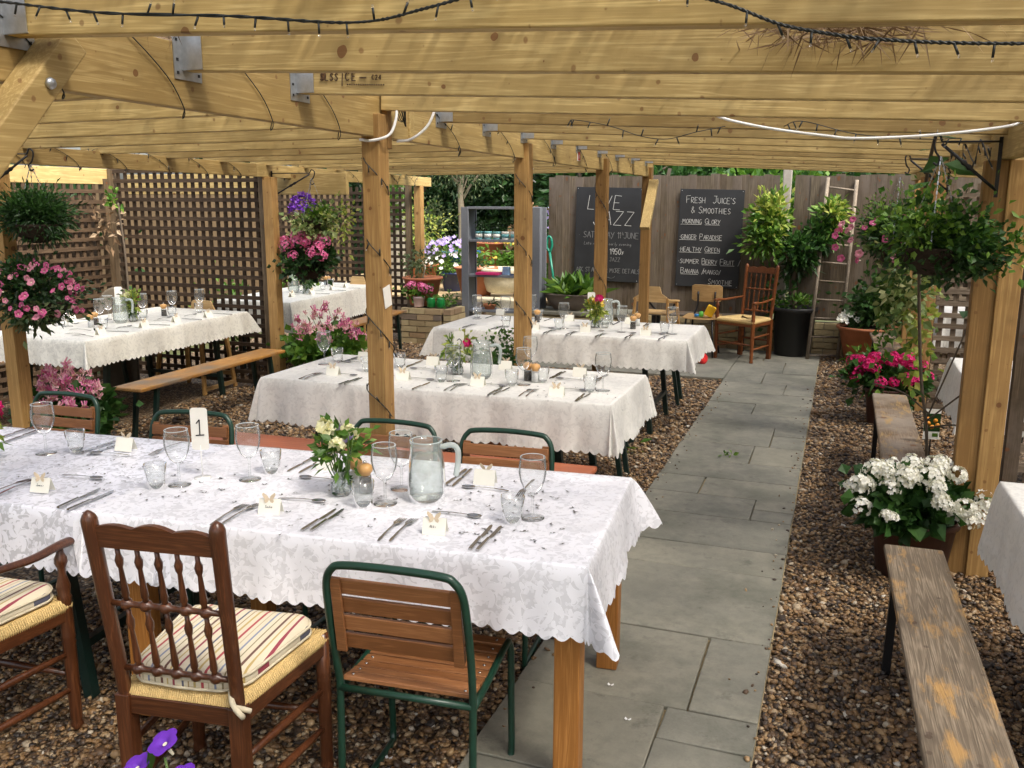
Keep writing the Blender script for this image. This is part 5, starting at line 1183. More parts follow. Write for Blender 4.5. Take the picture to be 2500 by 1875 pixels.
# =================================================================== POTS ON THE GROUND
def potted(name, label, loc, r, h, mat, cat='potted plant', grp=None, taper=.78):
    t = thing(name, label, cat, loc, 0, grp); pot_mb(r, h, taper).build('pot', M[mat], t)
    MB().lathe([(r*.93, h-.03), (.0001, h-.02)], 20).build('soil', M['soil'], t); return t
t = potted('geranium_pot', 'dark reddish pot of white geraniums by the nearest right hand post', (.42, 4.58, 0), .2, .29, 'darkpot')
leaf_obj('foliage', 1100, (0, 0, .36), (.25, .23, .1), .075, M['leaf'], t, 31, 18, .36, .95, .1, zmin=.24)
flowers('white', on_dome(40, (0, -.02, .34), (.3, .28, .22), -.05, (0, -1)), t, 'flower_head', .5, (0, -.6, .8), (.8, 1.15))
t = potted('geranium_pot', 'terracotta pot of magenta geraniums beside the worn benches', (.42, 7.8, 0), .17, .3, 'darkpot')
leaf_obj('foliage', 800, (0, 0, .37), (.27, .25, .13), .075, M['leaf'], t, 32, 16, .36, .9, .1)
flowers('mag', on_dome(30, (0, -.02, .38), (.3, .27, .2), .0, (0, -1)), t, 'flower_head', .5, (0, -.6, .8), (1., 1.4))
for (x, y, lb, sd, s_) in ((-4.45, 7.2, 'pot of pink columbines at the end of the honey bench', 41, 1.), (-4.86, 4.62, 'pot of pink columbines behind the green chair at left', 51, .82)):
    t = potted('columbine_pot', lb, (x, y, 0), .17*s_, .3*s_, 'darkpot', grp='pots of pink columbines'); t.scale = (1, 1, 1)
    leaf_obj('foliage', 1000, (0, 0, .4*s_), (.34*s_, .3*s_, .18*s_), .085, M['leafbright' if sd == 41 else 'leaf'], t, sd, 18, .38, .95, .1)
    pts = on_dome(70, (.02, -.04, .52*s_), (.34*s_, .26*s_, .3*s_), .05, (.2, -1), (.7, 1.1)); flowers('columbine', pts, t, 'flower', .7, None, (1.2, 1.9)); stems_mb((0, 0, .35*s_), pts[::3], .0022).build('stalks', M['stem'], t)
t = potted('herb_pot', 'leafy green herb pot between the middle and far tables', (-2.22, 5.86, 0), .13, .3, 'terracotta')
leaf_obj('foliage', 1300, (0, 0, .56), (.2, .18, .22), .04, M['leaf'], t, 55, 16, .35, .6); leaf_obj('wispy_tops', 200, (0, 0, .78), (.2, .16, .14), .03, M['leafbright'], t, 56, 14, .25, .5)
t = potted('empty_pot', 'terracotta pot standing under the far white table', (-1.74, 6.75, 0), .16, .3, 'terracotta', 'plant pot')
t = thing('weed', 'small green weed at the foot of the far table', 'weed', (-1.38, 6.2, 0)); leaf_obj('foliage', 60, (0, 0, .05), (.1, .08, .08), .09, M['leafbright'], t, 58, 5, .4, .3)
t = thing('lily_trough', 'stone trough of broad green lily leaves on the brick ledge', 'planter', (-3.12, 10.86, .444)); MB().lathe([(.2, 0), (.27, .1), (.3, .18), (.32, .185), (.32, .2), (.28, .2), (.0001, .17)], 28).build('trough', plain('grey_trough', (.2, .16, .13), .8, 0, .2, 20, .3), t)
for o in t.children: o.scale = (1.25, .65, 1)
rg = np.random.default_rng(60); P = np.stack([rg.normal(0, .13, 150), rg.normal(0, .08, 150), np.full(150, .19)], 1); N = np.stack([rg.normal(0, .7, 150), rg.normal(0, .6, 150), np.abs(rg.normal(.8, .4, 150))], 1)
V, F = leaf_arrays(P, N, .33, rg, .26, .3, .18); o = inst('leaves', np_mesh('lily_leaves', V, F, M['leafbright']), t); o['kind'] = 'stuff'
t = thing('citrus_tree', 'small citrus tree with forked crown in a black tub before the fence', 'tree', (-.47, 10.93, .022)); pot_mb(.25, .56, .82, .05).build('tub', M['plastic'], t); MB().lathe([(.22, .5), (.0001, .52)], 16).build('soil', M['soil'], t)
MB().tube(spline([(0, 0, .5), (-.03, 0, .8), (-.02, 0, 1.05)], 4), [.03]*8+[.024], 8).build('trunk', M['bark'], t)
tr = MB()
for a in ((-.42, -.05, 1.55), (-.25, .05, 1.7), (.1, -.08, 1.3), (.28, 0, 1.5), (.34, .05, 1.6)): tr.tube(spline([(-.02, 0, 1.), (a[0]*.4, a[1], 1.2), a], 4), .012, 6)
tr.build('limbs', M['bark'], t)
for i, (c, rd, n, m) in enumerate((((-.32, -.02, 1.6), (.19, .17, .25), 420, 'leafyellow'), ((-.36, -.02, 1.5), (.21, .18, .25), 420, 'leafbright'), ((-.34, -.05, 1.32), (.22, .18, .18), 420, 'leafbright'), ((-.02, 0, 1.25), (.26, .2, .2), 520, 'leaf'), ((.2, 0, 1.38), (.2, .17, .17), 350, 'leaf'), ((.32, .03, 1.55), (.15, .14, .2), 300, 'leafbright'), ((.36, .03, 1.66), (.12, .12, .14), 160, 'leafyellow'), ((.02, -.02, 1.07), (.2, .15, .14), 170, 'leafdark'))):  # yellow leaves on the tops put the crown's highlights into the colour
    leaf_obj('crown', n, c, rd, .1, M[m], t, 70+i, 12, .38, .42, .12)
leaf_obj('pot_greens', 260, (.02, -.06, .58), (.22, .18, .1), .06, M['leafbright'], t, 78, 8, .4); leaf_obj('climber', 120, (-.2, -.05, .62), (.16, .1, .3), .08, M['leaf'], t, 79, 8, .5, .7)
t = potted('shrub_pot', 'wide terracotta pot of dark shrub and white flowers right of the ladder', (.33, 10.75, 0), .32, .42, 'terracotta', taper=.68)
leaf_obj('foliage', 1500, (.05, 0, .68), (.32, .28, .28), .07, M['leaf'], t, 81, 16, .4, .7); flowers('whitesmall', on_dome(22, (-.22, -.12, .47), (.12, .12, .1), .1), t, 'flower', .5, (0, -1, .5), (1.3, 1.9))
t = potted('hosta_pot', 'low dark pot of trailing leaves near the foot of the ladder', (.3, 9.95, 0), .16, .2, 'darkpot'); leaf_obj('foliage', 90, (0, 0, .22), (.2, .18, .08), .1, M['leafbright'], t, 84, 8, .45, .4)
# bare young vine with a printed fruit label
t = thing('young_vine', 'bare brown young vine with few leaves climbing beside the right hand post', 'vine', (.5, 5.0, 0))
mb = MB(); mb.tube(spline([(.03, 0, 0), (.0, .02, .35), (-.02, .05, .62), (-.06, .1, .85), (-.1, .1, 1.2), (-.13, .05, 1.55), (-.14, -.1, 1.9), (-.12, -.2, 2.12)], 5), .0085, 6); mb.build('stem', M['bark'], t)
mb = MB()
for a, b_ in (((-.02, .05, .66), (.3, .0, .95)), ((-.02, .05, .62), (.22, .02, .62)), ((-.02, .05, .68), (.16, .1, 1.25)), ((-.02, .05, .7), (-.3, -.02, .85))): mb.tube(spline([a, (Vector(a)+Vector(b_))*.5+Vector((.01, 0, .03)), b_], 4), .0045, 5)
mb.build('twigs', M['bark'], t)
rg = np.random.default_rng(90); P = np.array([(-.13+rg.normal(0, .03), -.15+rg.normal(0, .03), 1.75+.4*rg.random()) for _ in range(15)]+[(.16, .1, 1.22), (.2, .08, 1.0), (-.12, .05, .83), (.1, .05, 1.2)]); N = rg.normal(size=(len(P), 3))*np.array([1, .5, .3])
V, F = leaf_arrays(P, N, .14, rg, .5, .2, .2); inst('leaves', np_mesh('vine_leaves', V, F, M['leaf']), t)
t = thing('plant_label', 'printed card with orange fruits standing by the bare vine', 'label', (.53, 5.3, .5), R(12)); MB().box((0, 0, .085), (.085, .002, .17)).build('card', M['paper'], t); MB().box((0, -.0018, .095), (.085, .001, .1)).build('picture', M['leafdark'], t)
fr = MB()
for x, z in ((-.02, .09), (.016, .105), (.028, .08), (0, .07), (-.026, .115)): fr.lathe([(.013, 0), (.0001, .001)], 10, (0, 0, 0)); fr.v[-20:] = [(vx+x, -.0025-vz, vy+z) for vx, vy, vz in fr.v[-20:]]
fr.build('fruits', plain('orange_print', (.8, .3, .02), .5), t); MB().box((.02, -.002, .025), (.03, .001, .02)).build('print', M['leafbright'], t)
MB().box((.0, .004, -.25), (.008, .004, .5)).build('stake', M['plastic'], t)
# purple petunias rising at the bottom of the frame
t = potted('petunia_pot', 'purple petunias on thin stems rising at the bottom edge', (-1.02, 1.1, .45), .12, .16, 'terracotta')
pts = [(-.052, .045, .385), (-.105, .03, .335), (-.005, .03, .335)]
for p in pts: inst('flower', FL['violet'][0], t, p, (R(28+8*p[0]*10), R(-12+60*(p[0]+.05)), 0), .82)
stems_mb((0, 0, .14), [(p[0], p[1], p[2]-.03) for p in pts], .0025, .05).build('stalks', M['stem'], t); leaf_obj('foliage', 240, (0, 0, .2), (.14, .12, .1), .05, M['leafbright'], t, 95)
MB().box((-1.02, 1.1, .22), (.3, .3, .44)).build('pot_plinth', M['fence']); bpy.data.objects['pot_plinth']['label'] = 'low wooden box under the pot of purple petunias'; bpy.data.objects['pot_plinth']['category'] = 'box'

# =================================================================== BLACKBOARDS
def board(label, x, z, w, h, rz):
    t = thing('blackboard', label, 'blackboard', (x, 11.17, z), 0, 'chalked blackboards'); t.rotation_euler = (0, rz, 0); MB().box((0, 0, 0), (w, .014, h)).build('panel', M['chalkboard'], t, .002)
    for sx in (-1, 1):
        for sz in (-1, 1): MB().lathe([(.005, 0), (.0001, .003)], 6).build('screw', M['galv'], t, 0, (sx*(w/2-.02), -.008, sz*(h/2-.02)), (R(90), 0, 0))
    return t
b1 = board('blackboard announcing live jazz in faint chalk, partly behind a post', -2.78, 1.365, .84, 1.16, R(1.2))
mb = MB(); write(mb, 'LIVE', -.27, .31, .17, .0055, .8, .03, .15); write(mb, 'JAZZ', -.2, .12, .17, .0055, .8, .03, .15); write(mb, '1950s', .04, -.24, .07, .006, .62); mb.build('chalk_lettering', M['chalk'], b1, 0, (0, -.008, 0))['kind'] = 'stuff'
mb = MB(); write(mb, '. SATURDAY 11', -.37, -.04, .075, .005, .64); write(mb, 'th', .16, .0, .04, .004); write(mb, 'JUNE', .21, -.04, .075, .005, .64)
write(mb, 'Late night or early evening', -.3, -.13, .04, .0035, .62, .05, .2); write(mb, 'JAZZ', .04, -.33, .05, .004, .7); write(mb, 'ASK STAFF FOR MORE DETAILS', -.39, -.47, .055, .0045, .56)
mb.tube(spline([(.0, -.001, -.52), (.06, -.001, -.54), (.1, -.001, -.53), (.12, -.001, -.51)], 4), .002, 4); mb.build('faint_lettering', M['chalkdim'], b1, 0, (0, -.008, 0))['kind'] = 'stuff'
b2 = board('blackboard listing fresh juices and smoothies in white chalk', -1.52, 1.335, .76, 1.17, R(1.2))
mb = MB(); k_ = dict(w=.004, adv=.66, small=.78)
write(mb, "FRESH  JUICE'S", -.3, .42, .085, **k_); write(mb, '& SMOOTHIES', -.24, .3, .08, **k_)
for tx, x, z, u in (('.MORNING GLORY', -.355, .175, ('.MORNING', 'GLORY')), ('.GINGER PARADISE', -.36, -.01, ('.GINGER', 'PARADISE')), ('.HEALTHY GREEN', -.355, -.16, ('.HEALTHY', 'GREEN')), ('.SUMMER BERRY FRUIT /', -.355, -.305, ('BERRY', 'FRUIT')), ('BANANA /MANGO/', -.32, -.425, ('BANANA',)), ('SMOOTHIE', .02, -.545, ('SMOOTHIE',))): write(mb, tx, x, z, .068, under=u, **k_)
mb.build('chalk_lettering', M['chalk'], b2, 0, (0, -.008, 0))['kind'] = 'stuff'

# =================================================================== LADDER, SPADE, TOYS, STONE, SIGNS
t = thing('ladder', 'old grey wooden ladder leaning against the fence', 'ladder', (0, 0, 0))
A0, A1, B0, B1 = Vector((-.29, 10.66, 0)), Vector((-.21, 11.15, 2.05)), Vector((.035, 10.84, 0)), Vector((.1, 11.16, 2.02))
for a, b_ in ((A0, A1), (B0, B1)): MB().tube([a, a.lerp(b_, .5)+Vector((.008, 0, 0)), b_], .021, 8).build('stile', M['ladder'], t)
for i in range(10): u = .03+i*.102; MB().tube([A0.lerp(A1, u), B0.lerp(B1, u-.005)], .0115, 7).build('rung', M['ladder'], t)
t = thing('garden_spade', 'spade with green handle leaning at the left end of the plank fence', 'spade', (-3.5, 11.08, 0)); MB().tube([(.07, 0, .62), (-.03, .06, 1.14)], .016, 8).build('shaft', M['spade'], t); MB().tube(spline([(-.03, .06, 1.13), (-.07, .06, 1.2), (-.06, .06, 1.31), (-.02, .06, 1.32), (.0, .06, 1.22), (-.03, .06, 1.13)], 5), .017, 8).build('grip', M['spade'], t); MB().tube([(.1, -.02, .45), (.07, 0, .62)], .014, 8).build('socket', M['steel'], t); MB().box((.12, -.03, .3), (.17, .006, .3)).build('blade', M['steel'], t)
t = thing('toy_trumpet', 'yellow and red plastic toy on the paving by the far table', 'toy', (-1.4, 9.95, .075)); MB().lathe([(.02, -.2), (.03, -.1), (.05, 0), (.055, .02)], 16).build('horn', M['yellow'], t, 0, (0, 0, 0), (R(80), 0, R(60))); MB().lathe([(.001, .0), (.062, .005), (.065, .03), (.05, .05), (.02, .055), (.0001, .05)], 18).build('wheel', M['redplastic'], t, 0, (.02, -.01, 0), (R(80), 0, R(60)))
t = thing('toy_truck', 'yellow toy standing on the plywood school chair', 'toy', (-1.42, 10.42, .48)); MB().box((.05, 0, .07), (.1, .08, .12), Matrix.Rotation(R(25), 3, 'Y')).build('tipper', M['yellow'], t, .01); MB().lathe([(.025, 0), (.03, .02), (.02, .06), (.0001, .065)], 12).build('top', plain('green_toy', (.1, .45, .05), .4), t, 0, (-.05, 0, 0)); MB().lathe([(.03, 0), (.03, .03), (.0001, .03)], 12).build('bucket', M['blue'], t, 0, (-.1, .0, 0))
t = thing('marker_stone', 'tall round topped stone carved with letters by the trellis corner', 'stone', (-6.42, 6.72, 0), R(38)); mb = MB(); n = 14; o_ = [(-.15, 0), (.15, 0)]+[(.15*math.cos(math.pi*i/n), .82+.15*math.sin(math.pi*i/n)) for i in range(n+1)]; m = len(o_)
mb.add([(x, -.06, z) for x, z in o_]+[(x, .06, z) for x, z in o_], [tuple(range(m)), tuple(range(m, 2*m))[::-1]]+[(i, m+i, m+(i+1) % m, (i+1) % m) for i in range(m)]); mb.build('slab', M['stone'], t, .012)
mb = MB(); write(mb, 'E', -.075, .8, .085, .012, .7, 0, dep=.003); write(mb, 'R', .03, .8, .085, .012, .7, 0, dep=.003); mb.build('carved_letters', M['bark'], t, 0, (0, -.0605, 0))
t = thing('fire_sign', 'small red and white sign fixed to the centre beam', 'sign', (CX_+.0215, 7.14, 2.13)); MB().box((0, 0, 0), (.002, .085, .075)).build('plate', M['paper'], t); MB().box((.002, .008, 0), (.001, .055, .065)).build('red_panel', M['red'], t); MB().box((.003, .008, -.005), (.001, .012, .03)).build('pictogram', M['paper'], t)
t = thing('paper_notice', 'white paper notice pinned to the central post', 'notice', (CX_+.05, 3.79, 1.335), 0); MB().box((0, 0, 0), (.0015, .07, .1)).build('sheet', M['paper'], t, 0, None, (R(12), 0, 0))

# =================================================================== LIGHT STRINGS AND CABLES
BULB = MB(); BULB.tube([(0, 0, 0), (0, 0, .03)], .0032, 6).tube([(0, 0, .03), (0, 0, .038)], .0024, 6, 1); BULB = BULB.mesh('fairy_bulb', [M['cable'], M['glass']])
def fairy(label, pts, r=.0022, bulbs=.11, k=6, sc=1.):
    t = thing('fairy_lights', label, 'fairy lights', (0, 0, 0), 0, 'strings of fairy lights'); P = spline(pts, k)
    if r > .0025:
        mb = MB()
        for ph in (0, math.pi):
            q = []; s = 0.
            for i, p in enumerate(P):
                if i: s += (p-P[i-1]).length
                q.append(p+Vector((0, math.cos(s*260+ph), math.sin(s*260+ph)))*r*.55)
            mb.tube(q, r*.75, 5)
        mb.build('cable', M['cable'], t)
    else: MB().tube(P, r, 5).build('cable', M['cable'], t)
    acc = 0.
    for a, b in zip(P, P[1:]):
        acc += (b-a).length
        if acc > bulbs:
            acc = 0; d = Vector((rng.uniform(-.5, .5), rng.uniform(-.6, .1), rng.choice((-1, -1, 1, -.8))))
            inst('bulb', BULB, t, b, d.to_track_quat('Z', 'Y').to_euler(), sc)
    return t
fairy('dark light string sagging along the nearest joist at upper left', [(-2.1, 1.72, 2.26), (-1.89, 1.7, 2.232), (-1.6, 1.7, 2.19), (-1.25, 1.7, 2.161), (-.96, 1.7, 2.131), (-.8, 1.71, 2.15), (-.6, 1.75, 2.2)], .0032, .062, 16, .8)
fairy('dark light string sagging along the nearest joist at upper right', [(-.42, 1.78, 2.19), (-.235, 1.75, 2.13), (-.13, 1.75, 2.087), (-.03, 1.75, 2.063), (.034, 1.75, 2.053), (.13, 1.75, 2.043), (.256, 1.75, 2.035), (.42, 1.75, 2.03)], .0032, .055, 16, .75)
fairy('light string looped under the joists in the middle of the roof', [(-1.32, 4.48, 2.17), (-1.22, 4.2, 2.15), (-1.1, 4.2, 2.13), (-1.02, 4.2, 2.11), (-.9, 4.2, 2.07), (-.78, 4.2, 2.055), (-.65, 4.2, 2.083), (-.55, 4.4, 2.12)], .002, .07)
fairy('light string looped under the joists towards the right bracket', [(-.3, 4.5, 2.12), (-.2, 4.2, 2.118), (.02, 4.2, 2.06), (.27, 4.2, 2.035), (.45, 4.45, 2.05)], .002, .07)
fairy('light string tangled along the right hand beam and bracket', [(.55, 4.3, 2.0), (.57, 4.5, 1.96), (.56, 4.75, 2.06), (.57, 5.0, 1.97), (.55, 5.3, 2.08), (.57, 5.5, 1.98), (.56, 5.9, 2.06), (.57, 6.2, 1.98), (.56, 6.7, 2.05), (.58, 7.2, 1.99)], .003, .09, 6, 1.2)
def spiral(x, y, w, z0, z1, turns, ph=0.):
    out = []; n = int(turns*8)
    for i in range(n+1):
        q = ph+2*math.pi*turns*i/n; c, s = math.cos(q), math.sin(q); k = (w/2+.004)/max(abs(c), abs(s)); out.append((x+c*k, y+s*k, z1+(z0-z1)*i/n))
    return out
fairy('light string wound down the central post', spiral(CX_, 3.8, .096, .75, 2.05, 3.6, 2.6), .0028, .075, 4)
fairy('light string wound down the post between the middle and far tables', spiral(CX_, 5.87, .104, .7, 2.05, 3.2, 2.6), .0028, .09, 4)
fairy('light string wound down the post before the left blackboard', spiral(CX_, 8.0, .104, .6, 2.05, 2.2, 2.2), .0028, .1, 4)
def wrap(label, x, zf, h, y0, y1, n, bulbs, r=.002, w=.05):
    pts = []
    for i in range(n):
        y = y0+(y1-y0)*i/n; dy = (y1-y0)/n
        pts += [(x+w/2+.004, y, zf(y)+h), (x+w/2+.005, y+dy*.35, zf(y)+h*.45), (x+w/2+.004, y+dy*.5, zf(y)-.004), (x, y+dy*.55, zf(y)-.012+rng.uniform(-.02, 0)), (x-w/2-.004, y+dy*.75, zf(y)+h*.5), (x-.01, y+dy*.9, zf(y)+h+.005)]
    return fairy(label, pts, r, bulbs, 4)
wrap('thin wire wound round the near half of the centre beam', CX_-.005, zc, .2, 1.75, 3.7, 4, 9.)
wrap('light string wound round the far half of the centre beam', CX_-.005, zc, .195, 4.3, 9.6, 6, .13)
wrap('light string wound round the near part of the left outer beam', LX, zl, .12, 4.3, 7.0, 6, .1)
wrap('light string wound round the far part of the left outer beam', LX-.07, zl, .12, 7.3, 10.6, 7, .1)
t = thing('white_cable', 'white cable slung under the joists towards the right hand beam', 'cable'); MB().tube(spline([(-.62, 4.3, 2.19), (-.54, 4.12, 2.137), (-.4, 4.12, 2.1), (-.256, 4.12, 2.073), (-.1, 4.12, 2.05), (.022, 4.12, 2.037), (.285, 4.12, 2.043), (.558, 4.12, 2.069), (.66, 4.15, 2.1)], 6), .006, 7).build('sheath', M['white'], t)
t = thing('white_cable', 'white cable looping beneath the beam at the top of the central post', 'cable'); MB().tube(spline([(-2.1, 3.75, 2.05), (-2.03, 3.74, 2.045), (-1.96, 3.77, 2.07), (-1.94, 3.8, 2.14), (-1.95, 3.83, 2.21)], 6), .0065, 7).build('sheath', M['white'], t)
t = thing('white_cable', 'second white cable loop hanging just right of the central post', 'cable'); MB().tube(spline([(-1.99, 3.9, 2.05), (-1.93, 3.93, 2.06), (-1.87, 3.98, 2.12), (-1.84, 4.02, 2.21)], 6), .0065, 7).build('sheath', M['white'], t)
t = thing('white_cable', 'white cable strung from the centre beam to the garden trees', 'cable'); MB().tube(spline([(-2.1, 6.2, 2.0), (-2.6, 7.6, 1.98), (-3.55, 10.6, 2.0)], 6), .008, 6).build('sheath', M['white'], t)
mb = MB(); t = thing('cable_coil', 'tangled coil of dark wire hung at the top of the central post', 'cable')
for k in range(6): mb.tube([(.025*math.cos(q*.7+k)*(1-.1*k)-.0, .01*k*.5, .055*math.sin(q*.7+k*.6)-.02*(k > 3)) for q in range(10)], .0022, 5, closed=True)
mb.build('coil', M['cable'], t, 0, (CX_+.085, 3.9, 2.19))

# =================================================================== SHELF UNIT
t = thing('shelf_unit', 'open grey painted shelf unit behind the far white table', 'shelf', (-4.02, 10.78, 0))
for x in (-.475, .475):
    for y in (-.14, .14): MB().box((x, y, .85), (.095 if y < 0 else .08, .03, 1.7)).build('upright', M['greyshelf'], t, .003)
    MB().box((x+(.02 if x < 0 else -.02), 0, .85), (.02, .24, 1.68)).build('side_panel', M['greyshelf'], t)
for z in (.4, .845, 1.285, 1.69): MB().box((0, 0, z), (.9, .28, .03)).build('shelf_board', M['greyshelf'], t, .002)
for i in range(6):
    p = potted('painted_tin', f'{ORD[i]} small floral tin of greenery from the left on the grey shelf', (-4.34+.118*i, 10.74, 1.3), .05, .1, 'teal' if i < 3 else 'paper', 'plant pot', 'floral tins on the shelf', .92)
    MB().lathe([(.0505, .025), (.051, .075)], 14).build('pattern_band', M['paper' if i < 3 else 'teal'], p); leaf_obj('foliage', 110, (0, 0, .16), (.07, .06, .07), .035, M['leafdark'], p, 120+i, 6, .4)
t = thing('book', 'thin magenta covered book lying on the grey shelf', 'book', (-4.2, 10.72, .86), R(4)); MB().box((0, 0, .014), (.3, .2, .028)).build('cover', M['magenta'], t, .002)
t = thing('seed_box', 'small blue and white box on the grey shelf', 'box', (-3.98, 10.76, .86), R(-12)); MB().box((0, 0, .05), (.09, .06, .1)).build('carton', plain('blue_white_box', (.25, .4, .6), .5, 0, .6, 25), t, .002)
t = thing('leaflet', 'dark leaflets spread on the grey shelf', 'leaflet', (-3.82, 10.74, .861), R(8)); MB().box((0, 0, .006), (.18, .14, .01)).build('sheets', M['navy'], t)
t = thing('small_bowl', 'small clay bowl of plants on the lowest grey shelf', 'bowl', (-4.2, 10.74, .416)); pot_mb(.08, .07).build('pot', M['terracotta'], t); leaf_obj('foliage', 60, (.06, 0, .09), (.08, .06, .05), .04, M['leafdark'], t, 130, 5)
# on the brick planter
t = potted('geranium_pot', 'pink geranium in a small pale pink pot on the brick planter', (-4.99, 10.3, .462), .075, .13, 'pinkpot', taper=.8); leaf_obj('foliage', 240, (0, 0, .2), (.15, .13, .09), .06, M['leafbright'], t, 133, 8, .4, .9); flowers('hot', [(-.12, -.06, .26), (-.05, -.1, .28), (.06, -.08, .28), (.11, -.1, .25), (.02, 0, .3), (.13, 0, .22), (-.14, .02, .22)], t, 'flower_head', .5, (0, -1, .6), (.9, 1.2))
for i, x in enumerate((-4.81, -4.68)):
    t = thing('green_jar', ('left', 'right')[i]+' of two green glass jars on the brick planter', 'jar', (x, 10.28, .462), 0, 'green glass jars'); MB().lathe([(.045, 0), (.055, .01), (.056, .085), (.045, .105), (.046, .12), (.04, .12), (.038, .1), (.0001, .02)], 18).build('jar', M['greenglass'], t)
# =================================================================== GARDEN BEYOND
dk = thing('decking', 'sunlit pale deck boards of the garden behind the shelf', 'deck')
for i in range(30): MB().box((0, 0, 0), (5., .135, .025)).build('deck_board', M['deck'], dk, 0, (-5.8, 11.6+.14*i, .44))
MB().box((-5.8, 11.54, .21), (5., .03, .42)).build('fascia', M['fence'], dk)
def bigpot(name, label, loc, r, h, mat, n, fol, rad, size, seed, taper=.66, trunk=True, cen=None, grp=None):
    t = potted(name, label, loc, r, h, mat, grp=grp, taper=taper); c = cen or (0, 0, h+rad[2]*.7); leaf_obj('foliage', n, c, rad, size, M[fol], t, seed, 12, .4)
    if trunk: MB().tube(spline([(0, 0, h-.03), (.03, 0, h+.1), (c[0], c[1], c[2])], 4), .012, 6).build('stem', M['palebark'], t)
    return t
bigpot('terracotta_pot', 'large terracotta pot with a small shrub left of the grey shelf', (-5.03, 10.5, .462), .25, .36, 'terracotta', 260, 'leafolive', (.28, .2, .16), .06, 140, cen=(0, 0, .56))
bigpot('terracotta_pot', 'large plain terracotta pot seen behind the grey shelf upright', (-4.8, 11.75, .453), .3, .42, 'terracotta', 120, 'leaf', (.2, .2, .08), .06, 141, trunk=False)
t = thing('stone_pot', 'rough cream stone pot behind the books on the grey shelf', 'pot', (-4.42, 11.75, .53)); MB().lathe([(.17, 0), (.21, .02), (.26, .16), (.27, .25), (.31, .26), (.32, .33), (.28, .34), (.26, .3), (.0001, .28)], 28, wob=lambda q, i: 1+.02*math.sin(q*9+i*2)).build('pot', M['cream'], t)
t = thing('stone_block', 'chiselled yellow stone block below the cream pot', 'block', (-4.35, 11.5, .2)); MB().box((0, 0, .14), (.9, .4, .28)).build('block', M['cream'], t, .02)
bigpot('daisy_pot', 'navy glazed pot of lilac and white flowers on the deck', (-5.45, 12.4, .453), .19, .28, 'navy', 900, 'leafbright', (.42, .3, .26), .06, 142, trunk=False)
t = bpy.data.objects['daisy_pot']; flowers('lilac', on_dome(60, (-.05, -.05, .42), (.42, .3, .36), .25, (0, -1)), t, 'flower', .6, (0, -1, .6), (1.2, 2.)); flowers('whitesmall', on_dome(30, (.0, -.1, .36), (.45, .3, .2), -.1, (0, -1)), t, 'flower', .6, (0, -1, .6), (1.4, 2.2))
bigpot('marigold_pot', 'broad green plants dotted with orange buds behind the shelf', (-4.55, 13.0, .453), .3, .25, 'plastic', 1600, 'leafbright', (.75, .35, .28), .1, 143, trunk=False); flowers('yellow', on_dome(24, (0, -.1, .45), (.7, .35, .3), .1, (0, -1)), bpy.data.objects['marigold_pot'], 'flower', .5, None, (.9, 1.3))
bigpot('pepper_plant', 'tall bright green leafy plant in a pot behind the shelf', (-3.95, 12.6, .453), .15, .22, 'terracotta', 420, 'leafbright', (.3, .22, .36), .11, 144)
bigpot('acer_pot', 'spindly pale green young tree in a terracotta pot left of the shelf', (-6.1, 12.8, .453), .22, .36, 'terracotta', 420, 'leafyellow', (.36, .25, .42), .07, 145, cen=(0, 0, .95))
bigpot('black_bin_planter', 'black bin planter with wispy lavender beside the olive tree', (-6.75, 14.3, .453), .33, .62, 'plastic', 1600, 'leafolive', (.55, .4, .45), .06, 146, .85, False)
bigpot('square_planter', 'tall terracotta planter behind the olive trunk', (-5.75, 14.8, .453), .34, .62, 'terracotta', 200, 'leafdark', (.4, .3, .2), .07, 147, .9, False)
bigpot('fence_pot', 'pot of lilac flowers hanging left of the plank fence', (-3.78, 11.9, .95), .12, .18, 'terracotta', 500, 'leaf', (.22, .2, .3), .07, 148, trunk=False); flowers('lilac', on_dome(26, (.06, -.05, .45), (.18, .18, .26), -.2, (0, -1)), bpy.data.objects['fence_pot'], 'flower', .6, (0, -1, .4), (1.2, 1.8))
bigpot('small_shrub_pot', 'black pot of leafy stems at the left end of the fence', (-3.85, 12.3, .453), .14, .2, 'plastic', 420, 'leafbright', (.26, .2, .34), .08, 149)
# olive in a blue bowl
t = thing('olive_tree', 'young olive tree with pale trunk in a blue bowl on the deck', 'tree', (-5.82, 13.6, .453)); MB().lathe([(.14, 0), (.2, .06), (.34, .2), (.36, .2), (.33, .17), (.0001, .15)], 24).build('bowl', M['blue'], t, 0, (0, 0, .32)); MB().lathe([(.3, 0), (.32, .32), (.0001, .32)], 20).build('stand', M['plastic'], t)
MB().tube(spline([(0, 0, .45), (.02, 0, 1.), (0, 0, 1.5), (.05, 0, 1.8)], 5), [.055]*8+[.048]*8, 8).build('trunk', M['palebark'], t)
mb = MB()
for k in range(9): q = k*.75; mb.tube(spline([(.02, 0, 1.3+.05*k), (.3*math.cos(q), .3*math.sin(q), 1.7+.03*k), (.8*math.cos(q), .6*math.sin(q), 2.0+.1*(k % 4))], 4), .014, 5)
mb.build('limbs', M['palebark'], t); leaf_obj('crown', 4200, (0, 0, 2.15), (1.2, .9, .7), .07, M['leafolive'], t, 151, 26, .28, .3); leaf_obj('inner_crown', 1500, (.1, .1, 2.1), (.95, .7, .55), .08, M['leafdark'], t, 152, 20, .3, .35)
